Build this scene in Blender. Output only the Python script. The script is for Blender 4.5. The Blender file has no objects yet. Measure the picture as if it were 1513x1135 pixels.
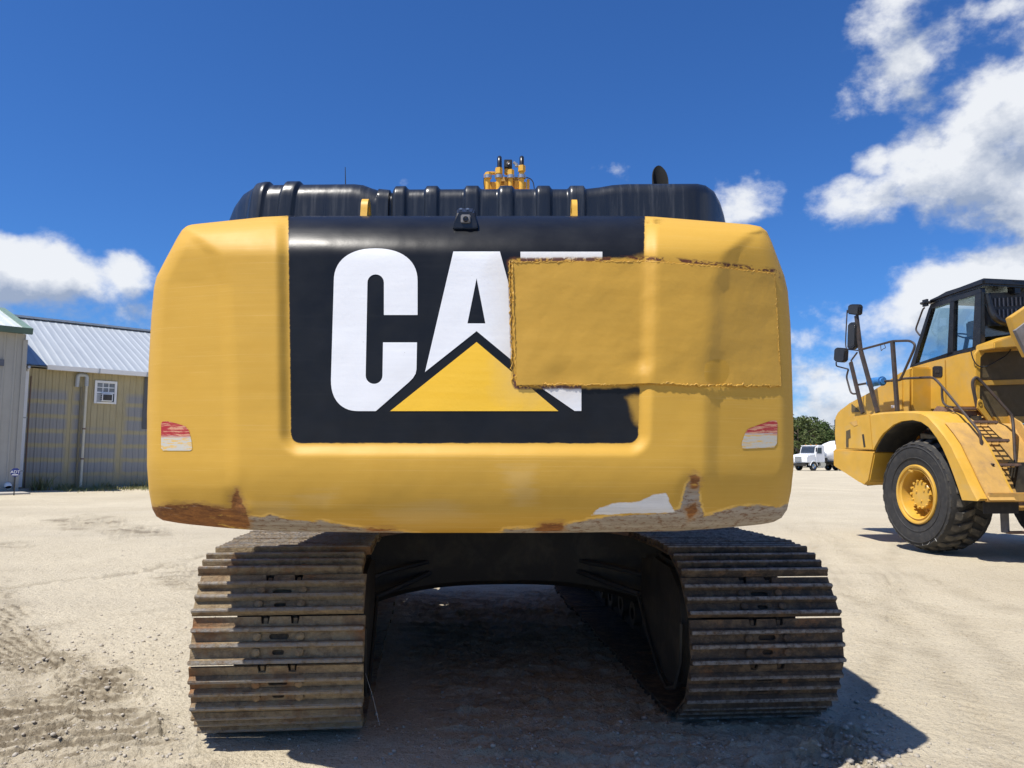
import bpy, bmesh, math, random
import numpy as np
from mathutils import Vector, Matrix
from mathutils.geometry import delaunay_2d_cdt
random.seed(7)
rng = np.random.default_rng(7)
R = math.radians
sc = bpy.context.scene
col = sc.collection

# ------------------------------------------------------------------ camera, sky, sun, exposure
F, CX, CY, CAM_H = 1143.0, 756.5, 567.5, 1.58
PITCH, ROLL = R(5.27), R(0.4)
cam_d = bpy.data.cameras.new('camera')
cam_d.sensor_width = 36.0
cam_d.lens = 36.0 * F / 1513.0
cam_d.clip_start, cam_d.clip_end = 0.05, 8000
cam = bpy.data.objects.new('camera', cam_d)
col.objects.link(cam)
cam.matrix_world = (Matrix.Translation((0, 0, CAM_H)) @ Matrix.Rotation(R(90) + PITCH, 4, 'X')
                    @ Matrix.Rotation(ROLL, 4, 'Z'))
sc.camera = cam

def ray(px, py):
    x, y = (px - CX) / F, -(py - CY) / F
    x, y = x * math.cos(ROLL) - y * math.sin(ROLL), x * math.sin(ROLL) + y * math.cos(ROLL)
    return (x, math.cos(PITCH) - y * math.sin(PITCH), math.sin(PITCH) + y * math.cos(PITCH))

def at(px, py, Y):
    d = ray(px, py)
    t = Y / d[1]
    return Vector((d[0] * t, Y, CAM_H + d[2] * t))

def on_ground(px, py, z=0.0):
    d = ray(px, py)
    t = (z - CAM_H) / d[2]
    return Vector((d[0] * t, d[1] * t, z))

SUN_K = (0.43, 0.345)                       # shadow run per metre of height, x and y
SUN_EL = math.atan2(1, math.hypot(*SUN_K))
SUN_DIR = Vector((-SUN_K[0], -SUN_K[1], 1)).normalized()
sun_d = bpy.data.lights.new('sun', 'SUN')
sun_d.energy, sun_d.angle, sun_d.color = 4.6, R(0.53), (1.0, 0.95, 0.87)
sun = bpy.data.objects.new('sun', sun_d)
col.objects.link(sun)
sun.rotation_euler = (-SUN_DIR).to_track_quat('-Z', 'Y').to_euler()
sc.view_settings.view_transform = 'Standard'
sc.view_settings.look = 'None'
sc.view_settings.exposure = 0.5
sc.view_settings.gamma = 1.0
sc.view_settings.use_curve_mapping = False
sc.render.engine = 'CYCLES'
sc.cycles.max_bounces = 8
sc.cycles.transparent_max_bounces = 12

class NT:
    """small helper for building node trees"""
    def __init__(s, tree):
        s.t = tree; s.n = tree.nodes; s.l = tree.links
    def node(s, typ, **kw):
        nd = s.n.new(typ)
        for k, v in kw.items():
            setattr(nd, k, v)
        return nd
    def put(s, sock, v):
        if isinstance(v, bpy.types.NodeSocket):
            s.l.new(v, sock)
        elif v is not None:
            if sock.type == 'RGBA' and not hasattr(v, '__len__'):
                v = (v, v, v, 1)
            if hasattr(v, '__len__') and sock.type == 'RGBA' and len(v) == 3:
                v = (*v, 1)
            sock.default_value = v
    def math(s, op, a, b=None, c=None, clamp=False):
        m = s.node('ShaderNodeMath', operation=op, use_clamp=clamp)
        for i, v in enumerate((a, b, c)):
            if v is not None:
                s.put(m.inputs[i], v)
        return m.outputs[0]
    def vmath(s, op, a, b=None):
        m = s.node('ShaderNodeVectorMath', operation=op)
        s.put(m.inputs[0], a)
        if b is not None:
            s.put(m.inputs[3] if op == 'SCALE' else m.inputs[1], b)
        return m.outputs[0] if op not in ('DOT_PRODUCT', 'LENGTH') else m.outputs[1]
    def mix(s, f, a, b, blend='MIX'):
        m = s.node('ShaderNodeMix', data_type='RGBA', blend_type=blend)
        s.put(m.inputs[0], f); s.put(m.inputs[6], a); s.put(m.inputs[7], b)
        return m.outputs[2]
    def noise(s, vec, scale, detail=4, rough=0.55, dist=0.0):
        m = s.node('ShaderNodeTexNoise')
        s.put(m.inputs['Vector'], vec)
        m.inputs['Scale'].default_value = scale
        m.inputs['Detail'].default_value = detail
        m.inputs['Roughness'].default_value = rough
        m.inputs['Distortion'].default_value = dist
        return m.outputs[0]
    def ramp(s, v, lo, hi, a=0.0, b=1.0, smooth=False):
        m = s.node('ShaderNodeMapRange', clamp=True)
        if smooth:
            m.interpolation_type = 'SMOOTHSTEP'
        s.put(m.inputs[0], v)
        for i, q in enumerate((lo, hi, a, b)):
            m.inputs[i + 1].default_value = q
        return m.outputs[0]
    def mapping(s, vec, scale=(1, 1, 1), loc=(0, 0, 0), rot=(0, 0, 0)):
        m = s.node('ShaderNodeMapping')
        s.put(m.inputs[0], vec)
        m.inputs['Location'].default_value = loc
        m.inputs['Rotation'].default_value = rot
        m.inputs['Scale'].default_value = scale
        return m.outputs[0]
    def attr(s, name, out=2):
        m = s.node('ShaderNodeAttribute', attribute_name=name)
        return m.outputs[out]

def build_world():
    w = bpy.data.worlds.new('World')
    sc.world = w
    w.use_nodes = True
    T = NT(w.node_tree)
    T.n.clear()
    out = T.node('ShaderNodeOutputWorld')
    bg = T.node('ShaderNodeBackground')
    T.l.new(bg.outputs[0], out.inputs[0])
    sky = T.node('ShaderNodeTexSky', sky_type='NISHITA', sun_disc=False)
    sky.sun_elevation = SUN_EL
    sky.sun_rotation = math.atan2(SUN_DIR.x, SUN_DIR.y)
    sky.air_density, sky.dust_density, sky.ozone_density = 1.0, 0.15, 2.5
    base = T.mix(1.0, sky.outputs[0], (0.31, 0.63, 1.10), 'MULTIPLY')
    # cloud density as a node group of the direction
    g = bpy.data.node_groups.new('cloud_density', 'ShaderNodeTree')
    g.interface.new_socket('Vector', in_out='INPUT', socket_type='NodeSocketVector')
    g.interface.new_socket('Density', in_out='OUTPUT', socket_type='NodeSocketFloat')
    G = NT(g)
    gi, go = G.node('NodeGroupInput'), G.node('NodeGroupOutput')
    v = gi.outputs[0]
    sp = G.node('ShaderNodeSeparateXYZ')
    G.l.new(v, sp.inputs[0])
    az = G.math('ARCTAN2', sp.outputs[0], sp.outputs[1])
    el = G.math('ARCSINE', sp.outputs[2])
    # banks of cloud seen in the photograph: pixel, half size, weight
    blobs = [(-60, 395, 140, 60, 1.0), (50, 395, 80, 50, .95), (120, 425, 70, 45, .9), (182, 412, 40, 42, .9), (160, 462, 100, 30, .85),
             (-250, 420, 190, 90, 1.0), (215, 470, 40, 22, .7),
             (1400, 70, 120, 80, .74), (1500, 60, 100, 100, .72), (1480, 165, 115, 75, .98), (1560, 250, 150, 120, 1.05), (1472, 296, 90, 62, 1.0),
             (1258, 312, 66, 36, .92), (1480, 405, 120, 60, 1.05), (1330, 500, 150, 70, .92), (1240, 420, 50, 30, .55),
             (1215, 560, 80, 60, .75), (1330, 600, 170, 50, .8), (1090, 312, 60, 46, .72), (1120, 345, 26, 24, .6),
             (605, 272, 20, 10, .6), (895, 250, 36, 26, .46), (1350, 222, 34, 22, .66), (1288, 235, 22, 20, .62), (1700, 380, 200, 140, 1.0),
             (600, 640, 700, 40, .6), (1600, 40, 120, 90, .6)]
    cov = None
    for px, py, rx, ry, wt in blobs:
        d = Vector(ray(px, py)).normalized()
        a0, e0 = math.atan2(d.x, d.y), math.asin(d.z)
        dx = G.math('DIVIDE', G.math('SUBTRACT', az, a0), rx / F)
        dy = G.math('DIVIDE', G.math('SUBTRACT', el, e0), ry / F)
        q = G.math('ADD', G.math('MULTIPLY', dx, dx), G.math('MULTIPLY', dy, dy))
        bb = G.math('MULTIPLY', G.math('SUBTRACT', 1.0, G.math('MULTIPLY', q, 0.5)), wt)
        cov = bb if cov is None else G.math('SMOOTH_MAX', cov, bb, 0.15)
    # the rest of the sky carries the same kind of scattered cumulus
    wm_ = G.ramp(G.math('ABSOLUTE', az), .75, 1.0)
    wide = G.math('SUBTRACT', G.math('MULTIPLY', G.ramp(G.noise(v, 2.2, 3, .5), .48, .66, .2, 1.5), wm_), .6)
    cov = G.math('MAXIMUM', cov, wide)
    v2 = G.mapping(v, scale=(1, 1, 1.35))
    n = G.noise(v2, 8.5, 10, .575, .05)
    dens = G.math('ADD', G.math('MULTIPLY', cov, .40), G.math('SUBTRACT', G.math('MULTIPLY', n, 1.15), 0.72))
    G.l.new(dens, go.inputs[0])
    tc = T.node('ShaderNodeTexCoord')
    vec = T.vmath('NORMALIZE', tc.outputs['Generated'])
    def dens_at(vv):
        gn = T.node('ShaderNodeGroup'); gn.node_tree = g
        T.put(gn.inputs[0], vv)
        return gn.outputs[0]
    d0 = dens_at(vec)
    d1 = dens_at(T.vmath('NORMALIZE', T.vmath('ADD', vec, (-0.015, -0.004, 0.040))))
    alpha = T.ramp(d0, 0.0, 0.22, smooth=True)
    lit = T.math('ADD', T.math('MULTIPLY', T.math('SUBTRACT', d0, d1), 2.4), T.math('MULTIPLY', T.ramp(d1, .05, .40), -.50))
    shade = T.ramp(lit, -.62, .30)
    cr = T.mix(shade, (2.9, 3.5, 4.7), (7.4, 7.6, 7.9))
    skyc = T.mix(T.math('MULTIPLY', alpha, .96), base, cr)
    T.put(bg.inputs[0], skyc)
    bg.inputs[1].default_value = 0.085
build_world()

# ------------------------------------------------------------------ object helpers
def tag(o, label=None, cat=None, group=None, kind=None):
    if label: o['label'] = label
    if cat: o['category'] = cat
    if group: o['group'] = group
    if kind: o['kind'] = kind
    return o

def thing(name, label, cat, loc=(0, 0, 0), rotz=0.0, group=None):
    o = bpy.data.objects.new(name, None)
    col.objects.link(o)
    o.location = loc
    o.rotation_euler = (0, 0, rotz)
    o.empty_display_size = 0.2
    return tag(o, label, cat, group)

def sub(name, parent, loc=(0, 0, 0), rotz=0.0):
    o = bpy.data.objects.new(name, None)
    col.objects.link(o)
    o.parent = parent
    o.location = loc
    o.rotation_euler = (0, 0, rotz)
    return o

def link_mesh(name, me, mats, parent=None, inv=None, sharp=35):
    for m in (mats if isinstance(mats, (list, tuple)) else [mats]):
        me.materials.append(m)
    me.shade_smooth()
    if sharp is not None:
        me.set_sharp_from_angle(angle=R(sharp))
    o = bpy.data.objects.new(name, me)
    col.objects.link(o)
    if parent is not None:
        o.parent = parent
        if inv is not None:
            o.matrix_parent_inverse = inv
    return o

class MB:
    """collects shapes into one mesh"""
    def __init__(s):
        s.bm = bmesh.new()
    def quad(s, pts):
        return s.bm.faces.new([s.bm.verts.new(p) for p in pts])
    def box(s, c, size, rot=None, bevel=0.0):
        m = Matrix.Translation(c)
        if rot is not None:
            m = m @ rot.to_4x4()
        m = m @ Matrix.Diagonal((*size, 1))
        r = bmesh.ops.create_cube(s.bm, size=1.0, matrix=m)
        if bevel:
            ed = list({e for v in r['verts'] for e in v.link_edges})
            bmesh.ops.bevel(s.bm, geom=ed, offset=bevel, segments=2, affect='EDGES', clamp_overlap=True)
        return s
    def bar(s, a, b, w, h, up=(0, 0, 1), bevel=0.0):
        a, b = Vector(a), Vector(b)
        y = (b - a); L = y.length; y.normalize()
        up = Vector(up)
        x = y.cross(up)
        if x.length < 1e-4:
            x = y.cross(Vector((1, 0, 0)))
        x.normalize(); z = x.cross(y)
        return s.box((a + b) / 2, (w, L, h), Matrix((x, y, z)).transposed(), bevel)
    def tube(s, pts, r, n=8, caps=True, smooth_path=0):
        pts = [Vector(p) for p in pts]
        if smooth_path:
            q = [pts[0]]
            for i in range(1, len(pts) - 1):
                a, b, c = pts[i - 1], pts[i], pts[i + 1]
                d0 = min(smooth_path, (b - a).length * .45); d1 = min(smooth_path, (c - b).length * .45)
                p0 = b + (a - b).normalized() * d0; p1 = b + (c - b).normalized() * d1
                for k in range(5):
                    t = k / 4
                    q.append(p0 * (1 - t) ** 2 + b * 2 * t * (1 - t) + p1 * t * t)
            q.append(pts[-1]); pts = q
        rs = r if hasattr(r, '__len__') else [r] * len(pts)
        prev = None; rings = []
        for i, p in enumerate(pts):
            d = (pts[min(i + 1, len(pts) - 1)] - pts[max(i - 1, 0)]).normalized()
            if prev is None:
                u = d.orthogonal().normalized()
            else:
                u = prev - d * prev.dot(d)
                u = u.normalized() if u.length > 1e-6 else d.orthogonal().normalized()
            prev = u; w = d.cross(u)
            rings.append([s.bm.verts.new(p + (u * math.cos(2 * math.pi * k / n) + w * math.sin(2 * math.pi * k / n)) * rs[i]) for k in range(n)])
        for a, b in zip(rings, rings[1:]):
            for k in range(n):
                s.bm.faces.new((a[k], a[(k + 1) % n], b[(k + 1) % n], b[k]))
        if caps:
            s.bm.faces.new(rings[0][::-1]); s.bm.faces.new(rings[-1])
        return s
    def prism(s, pts, off, bevel=0.0):
        """extrude a polygon of 3-D points by the vector off"""
        off = Vector(off)
        a = [s.bm.verts.new(p) for p in pts]
        b = [s.bm.verts.new(Vector(p) + off) for p in pts]
        n = len(a)
        fs = [s.bm.faces.new(a), s.bm.faces.new(b[::-1])]
        for k in range(n):
            fs.append(s.bm.faces.new((a[k], b[k], b[(k + 1) % n], a[(k + 1) % n])))
        if bevel:
            ed = list({e for f in fs for e in f.edges})
            bmesh.ops.bevel(s.bm, geom=ed, offset=bevel, segments=2, affect='EDGES', clamp_overlap=True)
        return s
    def loft(s, rings, closed=True, caps=True):
        rs = [[s.bm.verts.new(p) for p in r] for r in rings]
        n = len(rs[0])
        for a, b in zip(rs, rs[1:]):
            for k in range(n if closed else n - 1):
                s.bm.faces.new((a[k], a[(k + 1) % n], b[(k + 1) % n], b[k]))
        if caps and closed:
            s.bm.faces.new(rs[0][::-1]); s.bm.faces.new(rs[-1])
        return s
    def lathe(s, prof, c, axis, n=40, cap=False):
        """prof: (along axis, radius)"""
        axis = Vector(axis).normalized(); u = axis.orthogonal().normalized(); w = axis.cross(u); c = Vector(c)
        rings = [[c + axis * a + (u * math.cos(2 * math.pi * k / n) + w * math.sin(2 * math.pi * k / n)) * max(r, 1e-4) for k in range(n)] for a, r in prof]
        return s.loft(rings, True, cap)
    def build(s, name, mats, parent=None, inv=None, sharp=35, fix=True):
        if fix:
            bmesh.ops.recalc_face_normals(s.bm, faces=s.bm.faces[:])
        me = bpy.data.meshes.new(name)
        s.bm.to_mesh(me); s.bm.free()
        return link_mesh(name, me, mats, parent, inv, sharp)

# ------------------------------------------------------------------ materials
def new_mat(name):
    m = bpy.data.materials.new(name)
    m.use_nodes = True
    T = NT(m.node_tree)
    bsdf = T.n['Principled BSDF']
    return m, T, bsdf

def finish(T, bsdf, color, rough=.5, metal=0.0, bump=None, bump_d=.01, spec=.5, coat=0.0):
    T.put(bsdf.inputs['Base Color'], color)
    T.put(bsdf.inputs['Roughness'], rough)
    T.put(bsdf.inputs['Metallic'], metal)
    T.put(bsdf.inputs['Specular IOR Level'], spec)
    bsdf.inputs['Coat Weight'].default_value = coat
    if bump is not None:
        b = T.node('ShaderNodeBump')
        b.inputs['Strength'].default_value = 1.0
        b.inputs['Distance'].default_value = bump_d
        T.put(b.inputs['Height'], bump)
        T.l.new(b.outputs[0], bsdf.inputs['Normal'])

def simple(name, c, rough=.5, metal=0.0, var=.15, scale=6.0, dirt=None, dirt_amt=0.0, bump=.0, spec=.5, stretch=(1, 1, 1), rnd=0.0):
    m, T, b = new_mat(name)
    tc = T.node('ShaderNodeTexCoord')
    v = T.mapping(tc.outputs['Object'], scale=stretch)
    n = T.noise(v, scale, 6, .6)
    c2 = tuple(x * (1 - var) for x in c); c1 = tuple(min(1, x * (1 + var)) for x in c)
    cc = T.mix(T.ramp(n, .3, .7), c2, c1)
    if rnd:
        oi = T.node('ShaderNodeObjectInfo')
        cc = T.mix(1.0, cc, T.ramp(oi.outputs['Random'], 0, 1, 1 - rnd, 1 + rnd), 'MULTIPLY')
    if dirt:
        n2 = T.noise(tc.outputs['Object'], scale * .7 + .8, 8, .68, .3)
        cc = T.mix(T.math('MULTIPLY', T.ramp(n2, .48, .68), dirt_amt), cc, dirt)
    finish(T, b, cc, T.ramp(n, .2, .8, max(.03, rough - .08), min(1, rough + .1)), metal,
           T.noise(v, scale * 5, 6, .65) if bump else None, bump, spec)
    return m

YEL = (0.66, 0.39, 0.062)
M = {}
M['truck_yellow'] = simple('truck_yellow', (0.58, 0.335, 0.045), .38, 0, .08, 3, (.46, .33, .15), .40)
M['dusty_yellow'] = simple('dusty_yellow', (0.52, 0.31, 0.085), .75, 0, .12, 5, (.30, .19, .10), .55, .002)
M['boom_yellow'] = simple('boom_yellow', (0.66, 0.37, 0.04), .42, 0, .06, 4)
M['black_paint'] = simple('black_paint', (.012, .013, .016), .28, 0, .25, 8, (.05, .045, .04), .3)
M['black_plastic'] = simple('black_plastic', (.016, .018, .022), .5, 0, .2, 10)
M['rubber'] = simple('rubber', (.022, .022, .023), .8, 0, .25, 12, (.10, .09, .075), .28, .003)
M['tread_rubber'] = simple('tread_rubber', (.05, .046, .04), .9, 0, .3, 9, (.15, .13, .10), .7, .006)
M['steel'] = simple('steel', (.42, .42, .43), .35, .8, .15, 10)
M['rail'] = simple('rail', (.055, .045, .04), .5, .2, .3, 9, (.11, .06, .035), .6)
M['step_steel'] = simple('step_steel', (.20, .13, .10), .75, .2, .25, 20, (.32, .2, .12), .5, .004)
M['chassis'] = simple('chassis', (.018, .017, .015), .75, 0, .4, 5, (.075, .065, .045), .55, .003)
M['dirty_black'] = simple('dirty_black', (.014, .013, .012), .7, 0, .4, 4, (.07, .06, .042), .5, .003, stretch=(2.5, 2.5, .5))
M['lens'] = simple('lens', (.01, .01, .012), .1, 0, .1, 5)
M['white_paint'] = simple('white_paint', (.78, .79, .80), .4, 0, .04, 2)
M['mirror'] = simple('mirror', (.5, .52, .55), .05, 1.0, .05, 2)
M['blue_foam'] = simple('blue_foam', (.03, .17, .45), .8, 0, .25, 30, None, 0, .006)
M['screen'] = simple('screen', (.10, .075, .035), .6, .2, .2, 5, (.16, .13, .08), .5)
M['grey_cloth'] = simple('grey_cloth', (.16, .16, .17), .7, 0, .3, 5)
M['galv'] = simple('galv', (.45, .47, .48), .55, .3, .12, 3)
M['concrete'] = simple('concrete', (.42, .39, .34), .9, 0, .12, 3, (.3, .27, .22), .4)
M['green_trim'] = simple('green_trim', (.055, .105, .085), .5, 0, .15, 3)
M['bark'] = simple('bark', (.09, .07, .05), .9, 0, .3, 6)

def glass_mat(name, tint=(.84, .93, .96)):
    m, T, b = new_mat(name)
    out = T.n['Material Output']
    tr = T.node('ShaderNodeBsdfTransparent'); T.put(tr.inputs[0], tint)
    gl = T.node('ShaderNodeBsdfGlossy'); gl.inputs['Roughness'].default_value = .03
    T.put(gl.inputs[0], (.9, .95, 1.0))
    lw = T.node('ShaderNodeLayerWeight'); lw.inputs[0].default_value = .5
    mx = T.node('ShaderNodeMixShader')
    T.put(mx.inputs[0], T.math('ADD', .05, T.math('MULTIPLY', T.math('POWER', lw.outputs['Facing'], 3.0), .45)))
    T.l.new(tr.outputs[0], mx.inputs[1]); T.l.new(gl.outputs[0], mx.inputs[2])
    T.l.new(mx.outputs[0], out.inputs[0])
    return m
M['glass'] = glass_mat('glass')
M['window_glass'] = simple('window_glass', (.035, .045, .06), .08, 0, .3, 3)

# ------------------------------------------------------------------ number helpers
def vnoise(x, y, seed=0):
    xi = np.floor(x).astype(np.int64); yi = np.floor(y).astype(np.int64)
    xf, yf = x - xi, y - yi
    def h(a, b):
        n = (a * 374761393 + b * 668265263 + seed * 1442695041) & 0xFFFFFFFF
        n = ((n ^ (n >> 13)) * 1274126177) & 0xFFFFFFFF
        return ((n ^ (n >> 16)) & 0xFFFF) / 65535.0
    u = xf * xf * (3 - 2 * xf); v = yf * yf * (3 - 2 * yf)
    return (h(xi, yi) * (1 - u) + h(xi + 1, yi) * u) * (1 - v) + (h(xi, yi + 1) * (1 - u) + h(xi + 1, yi + 1) * u) * v

def fbm(x, y, oct=4, seed=0, gain=.5):
    s = 0; a = 1; t = 0
    for o in range(oct):
        s = s + a * vnoise(x, y, seed + o * 17); t += a
        x = x * 2.03 + 13.1; y = y * 2.03 + 7.7; a *= gain
    return s / t

def sdf(poly, X, Y):
    """signed distance (negative inside) to a polygon, on arrays"""
    P = np.asarray(poly, float)
    d = np.full(X.shape, 1e18); ins = np.zeros(X.shape, bool)
    n = len(P)
    for i in range(n):
        a, b = P[i], P[(i + 1) % n]
        e = b - a; wx, wy = X - a[0], Y - a[1]
        t = np.clip((wx * e[0] + wy * e[1]) / max(e @ e, 1e-9), 0, 1)
        d = np.minimum(d, (wx - e[0] * t) ** 2 + (wy - e[1] * t) ** 2)
        c = (a[1] > Y) != (b[1] > Y)
        if a[1] != b[1]:
            ins ^= c & (X < (b[0] - a[0]) * (Y - a[1]) / (b[1] - a[1]) + a[0])
    d = np.sqrt(d)
    return np.where(ins, -d, d)

def sstep(a, b, x):
    t = np.clip((x - a) / (b - a), 0, 1)
    return t * t * (3 - 2 * t)

# ================================================================== GROUND
def build_ground():
    vs = np.concatenate([np.arange(1400, 820, -6.0), np.arange(820, 180, -1.4), np.arange(180, 60, -2.0), np.arange(60, 2.2, -1.0)])
    Yr = CAM_H * F / vs
    us = np.concatenate([np.arange(-2600, -1180, 12.0), np.arange(-1180, 1181, 2.4), np.arange(1192, 2600, 12.0)]) / F
    Y = np.repeat(Yr[:, None], len(us), 1)
    X = us[None, :] * Y
    # pixel coordinates of every vertex (flat ground) for outlining the churned areas
    dx = X; dy = Y; dz = -CAM_H
    dep = dy * math.cos(PITCH) + dz * math.sin(PITCH)
    b = (-dy * math.sin(PITCH) + dz * math.cos(PITCH)) / dep
    a = dx / dep
    a, b = a * math.cos(ROLL) + b * math.sin(ROLL), -a * math.sin(ROLL) + b * math.cos(ROLL)
    PX, PY = CX + F * a, CY - F * b
    near = sstep(26, 9, Y)
    z = (fbm(X * .5, Y * .5, 3, 3) - .5) * .05 * sstep(3.0, 8, Y) + (fbm(X * 3.0, Y * 3.0, 4, 9) - .5) * .022 * near
    z += (fbm(X * 14, Y * 14, 3, 21) - .5) * .010 * near
    moist_shade = np.zeros_like(z)
    wob = (fbm(X * 2.2, Y * 2.2, 4, 33) - .5)
    def zone(poly, soft, amp, moist_shade_amt, pitch=.105, dirn=(.10, 1.0), clods=.02, wobamp=60):
        nonlocal z, moist_shade
        d = sdf(poly, PX, PY) + wob * wobamp
        m = sstep(soft, -soft, d)
        ph = (X * dirn[0] + Y * dirn[1]) / pitch + (fbm(X * 1.2, Y * 1.2, 2, 5) - .5) * 1.2
        f = ph % 1.0
        saw = np.where(f < .20, f / .20, 1 - (f - .20) / .80)
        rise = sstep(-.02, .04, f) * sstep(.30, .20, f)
        brk = sstep(.25, .42, fbm(X * 1.6 + 4, Y * 2.5, 3, 41))
        z += m * (amp * 1.05 * (saw - .5) * brk + (fbm(X * 10, Y * 10, 4, 55, .65) - .45) * clods * 2.0)
        moist_shade = np.maximum(moist_shade, m * moist_shade_amt * (.36 + .80 * rise * brk))  # damp soil tone, with shade painted darker onto the print ridge faces
    zone([(-400, 850), (10, 872), (45, 925), (100, 960), (150, 968), (190, 985), (215, 1030), (245, 1075), (262, 1100), (190, 1112), (80, 1120), (-60, 1110), (-400, 1080)], 22, .042, .85, .14, (-.36, .94), .022)
    zone([(-400, 1110), (100, 1120), (280, 1112), (330, 1125), (420, 1180), (300, 1260), (-400, 1260)], 40, .034, .42, .15, (-.36, .94), .04)
    zone([(62, 770), (120, 762), (185, 766), (190, 778), (110, 783)], 8, .03, .8, .2, (.1, 1), .05, 14)
    zone([(135, 785), (200, 778), (262, 782), (240, 793), (160, 795)], 6, .03, .75, .2, (.1, 1), .05, 14)
    zone([(228, 850), (270, 836), (330, 842), (330, 868), (290, 880), (250, 868)], 10, .02, .6, .15, (.1, 1), .035, 24)
    zone([(-60, 800), (40, 802), (60, 810), (-60, 812)], 6, .02, .45, .2, (.1, 1), .03, 10)
    zone([(560, 870), (860, 866), (1010, 1050), (1240, 1070), (1330, 1135), (1330, 1300), (760, 1300), (640, 1020)], 40, .030, .55, .19, (.1, 1.0), .04, 60)
    zone([(1225, 1078), (1275, 1085), (1320, 1150), (1300, 1220), (1200, 1200), (1180, 1120)], 14, .02, .6, .1, (.1, 1.0), .06, 20)
    # thin line of dried footprints / dozer edge across the left of the yard
    for (p0, p1, wd, h) in [((0, 868), (225, 843), 2.2, -.020), ((200, 846), (330, 815), 2.4, -.02)]:
        t = np.clip(((PX - p0[0]) * (p1[0] - p0[0]) + (PY - p0[1]) * (p1[1] - p0[1])) / ((p1[0] - p0[0]) ** 2 + (p1[1] - p0[1]) ** 2), 0, 1)
        dd = np.hypot(PX - p0[0] - t * (p1[0] - p0[0]), PY - p0[1] - t * (p1[1] - p0[1]))
        k = np.exp(-(dd / wd) ** 2) * sstep(.4, .6, fbm(X * 6, Y * 6, 2, 77))
        z += k * h; moist_shade = np.maximum(moist_shade, k * .5)
    ed = sdf([(300, 960), (330, 985), (330, 1135), (250, 1135), (300, 1060)], PX, PY)
    for poly, a_ in (([(60, 965), (120, 960), (140, 1010), (110, 1100), (70, 1110), (85, 1030)], .05), ([(150, 975), (190, 975), (225, 1030), (262, 1100), (225, 1100), (190, 1030)], .055)):
        d = sdf(poly, PX, PY) + wob * 50
        m = sstep(14, -14, d)
        z += m * (fbm(X * 19, Y * 19, 3, 131, .6) - .35) * a_ * 1.6
        moist_shade = np.maximum(moist_shade, m * .6 * sstep(.55, .40, fbm(X * 19, Y * 19, 3, 131, .6)))
    # long wheel ruts on the right of the yard
    for off, sl in ((3.1, .28), (3.65, .28), (4.9, .12), (2.6, .55), (5.6, .40), (6.1, .40), (-7.0, -.5), (-5.2, .9), (-9.5, -.2)):
        rr = np.abs(X - off - sl * (Y - 6) + (fbm(X * .4, Y * .4, 2, 8) - .5) * .6)
        k = np.exp(-(rr / .16) ** 2) * near
        z -= k * (.018 + .012 * np.cos((Y + X) * 38)) * fbm(X * 2, Y * 2, 2, 15)
        moist_shade = np.maximum(moist_shade, k * .4 * fbm(X * 3, Y * 3, 3, 19))
    z = np.where(Y > 40, z * .3, z)
    nr, nc = z.shape
    verts = np.stack([X, Y, z], -1).reshape(-1, 3)
    idx = np.arange(nr * nc).reshape(nr, nc)
    q = np.stack([idx[:-1, :-1], idx[:-1, 1:], idx[1:, 1:], idx[1:, :-1]], -1).reshape(-1, 4)
    me = bpy.data.meshes.new('ground')
    me.vertices.add(len(verts)); me.vertices.foreach_set('co', verts.ravel())
    me.loops.add(len(q) * 4); me.loops.foreach_set('vertex_index', q.ravel().astype(np.int32))
    me.polygons.add(len(q)); me.polygons.foreach_set('loop_start', np.arange(0, len(q) * 4, 4, dtype=np.int32))
    me.update(calc_edges=True)
    at_ = me.attributes.new('moist_shade', 'FLOAT', 'POINT')
    at_.data.foreach_set('value', moist_shade.ravel().astype(np.float32))
    m, T, bs = new_mat('sandy_ground')
    geo = T.node('ShaderNodeNewGeometry')
    p = geo.outputs['Position']
    mo = T.attr('moist_shade')
    n1 = T.noise(p, .35, 5, .6); n2 = T.noise(p, 3.0, 7, .65); n3 = T.noise(p, 38, 4, .7); n4 = T.noise(T.mapping(p, scale=(.12, 1.0, 1)), .45, 5, .6, .4)
    c = T.mix(T.ramp(n1, .3, .7), (.47, .41, .30), (.575, .51, .38))
    c = T.mix(T.math('MULTIPLY', T.ramp(n4, .45, .7), .38), c, (.41, .365, .285))
    c = T.mix(T.math('MULTIPLY', T.ramp(n2, .52, .72), .35), c, (.37, .315, .22))
    c = T.mix(T.math('MULTIPLY', T.ramp(n3, .54, .66), .55), c, (.22, .18, .125))
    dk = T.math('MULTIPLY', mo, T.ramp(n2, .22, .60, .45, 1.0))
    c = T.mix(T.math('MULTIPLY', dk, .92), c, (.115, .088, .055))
    bh = T.math('ADD', T.math('MULTIPLY', n3, .35), T.noise(p, 11, 6, .7))
    c = T.mix(T.math('MULTIPLY', T.ramp(T.noise(p, 95, 3, .7), .56, .70), .5), c, (.16, .13, .09))
    c = T.mix(T.math('MULTIPLY', T.ramp(T.noise(p, 14, 5, .7), .60, .70), .35), c, (.60, .54, .42))
    finish(T, bs, c, .95, 0, bh, .04, .2)
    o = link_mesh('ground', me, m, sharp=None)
    tag(o, kind='structure')
    pl = MB()
    ring = [(0, 0)] + [(0, 0)]
    n = 64
    ri = [[Vector((r * math.cos(2 * math.pi * k / n), r * math.sin(2 * math.pi * k / n), -.07)) for k in range(n)] for r in (.01, 20, 100, 600, 6000)]
    pl.loft(ri, True, False)
    o2 = pl.build('terrain', m, sharp=None)
    tag(o2, kind='structure')
    return X, Y, z
GX, GY, GZ = build_ground()

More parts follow.
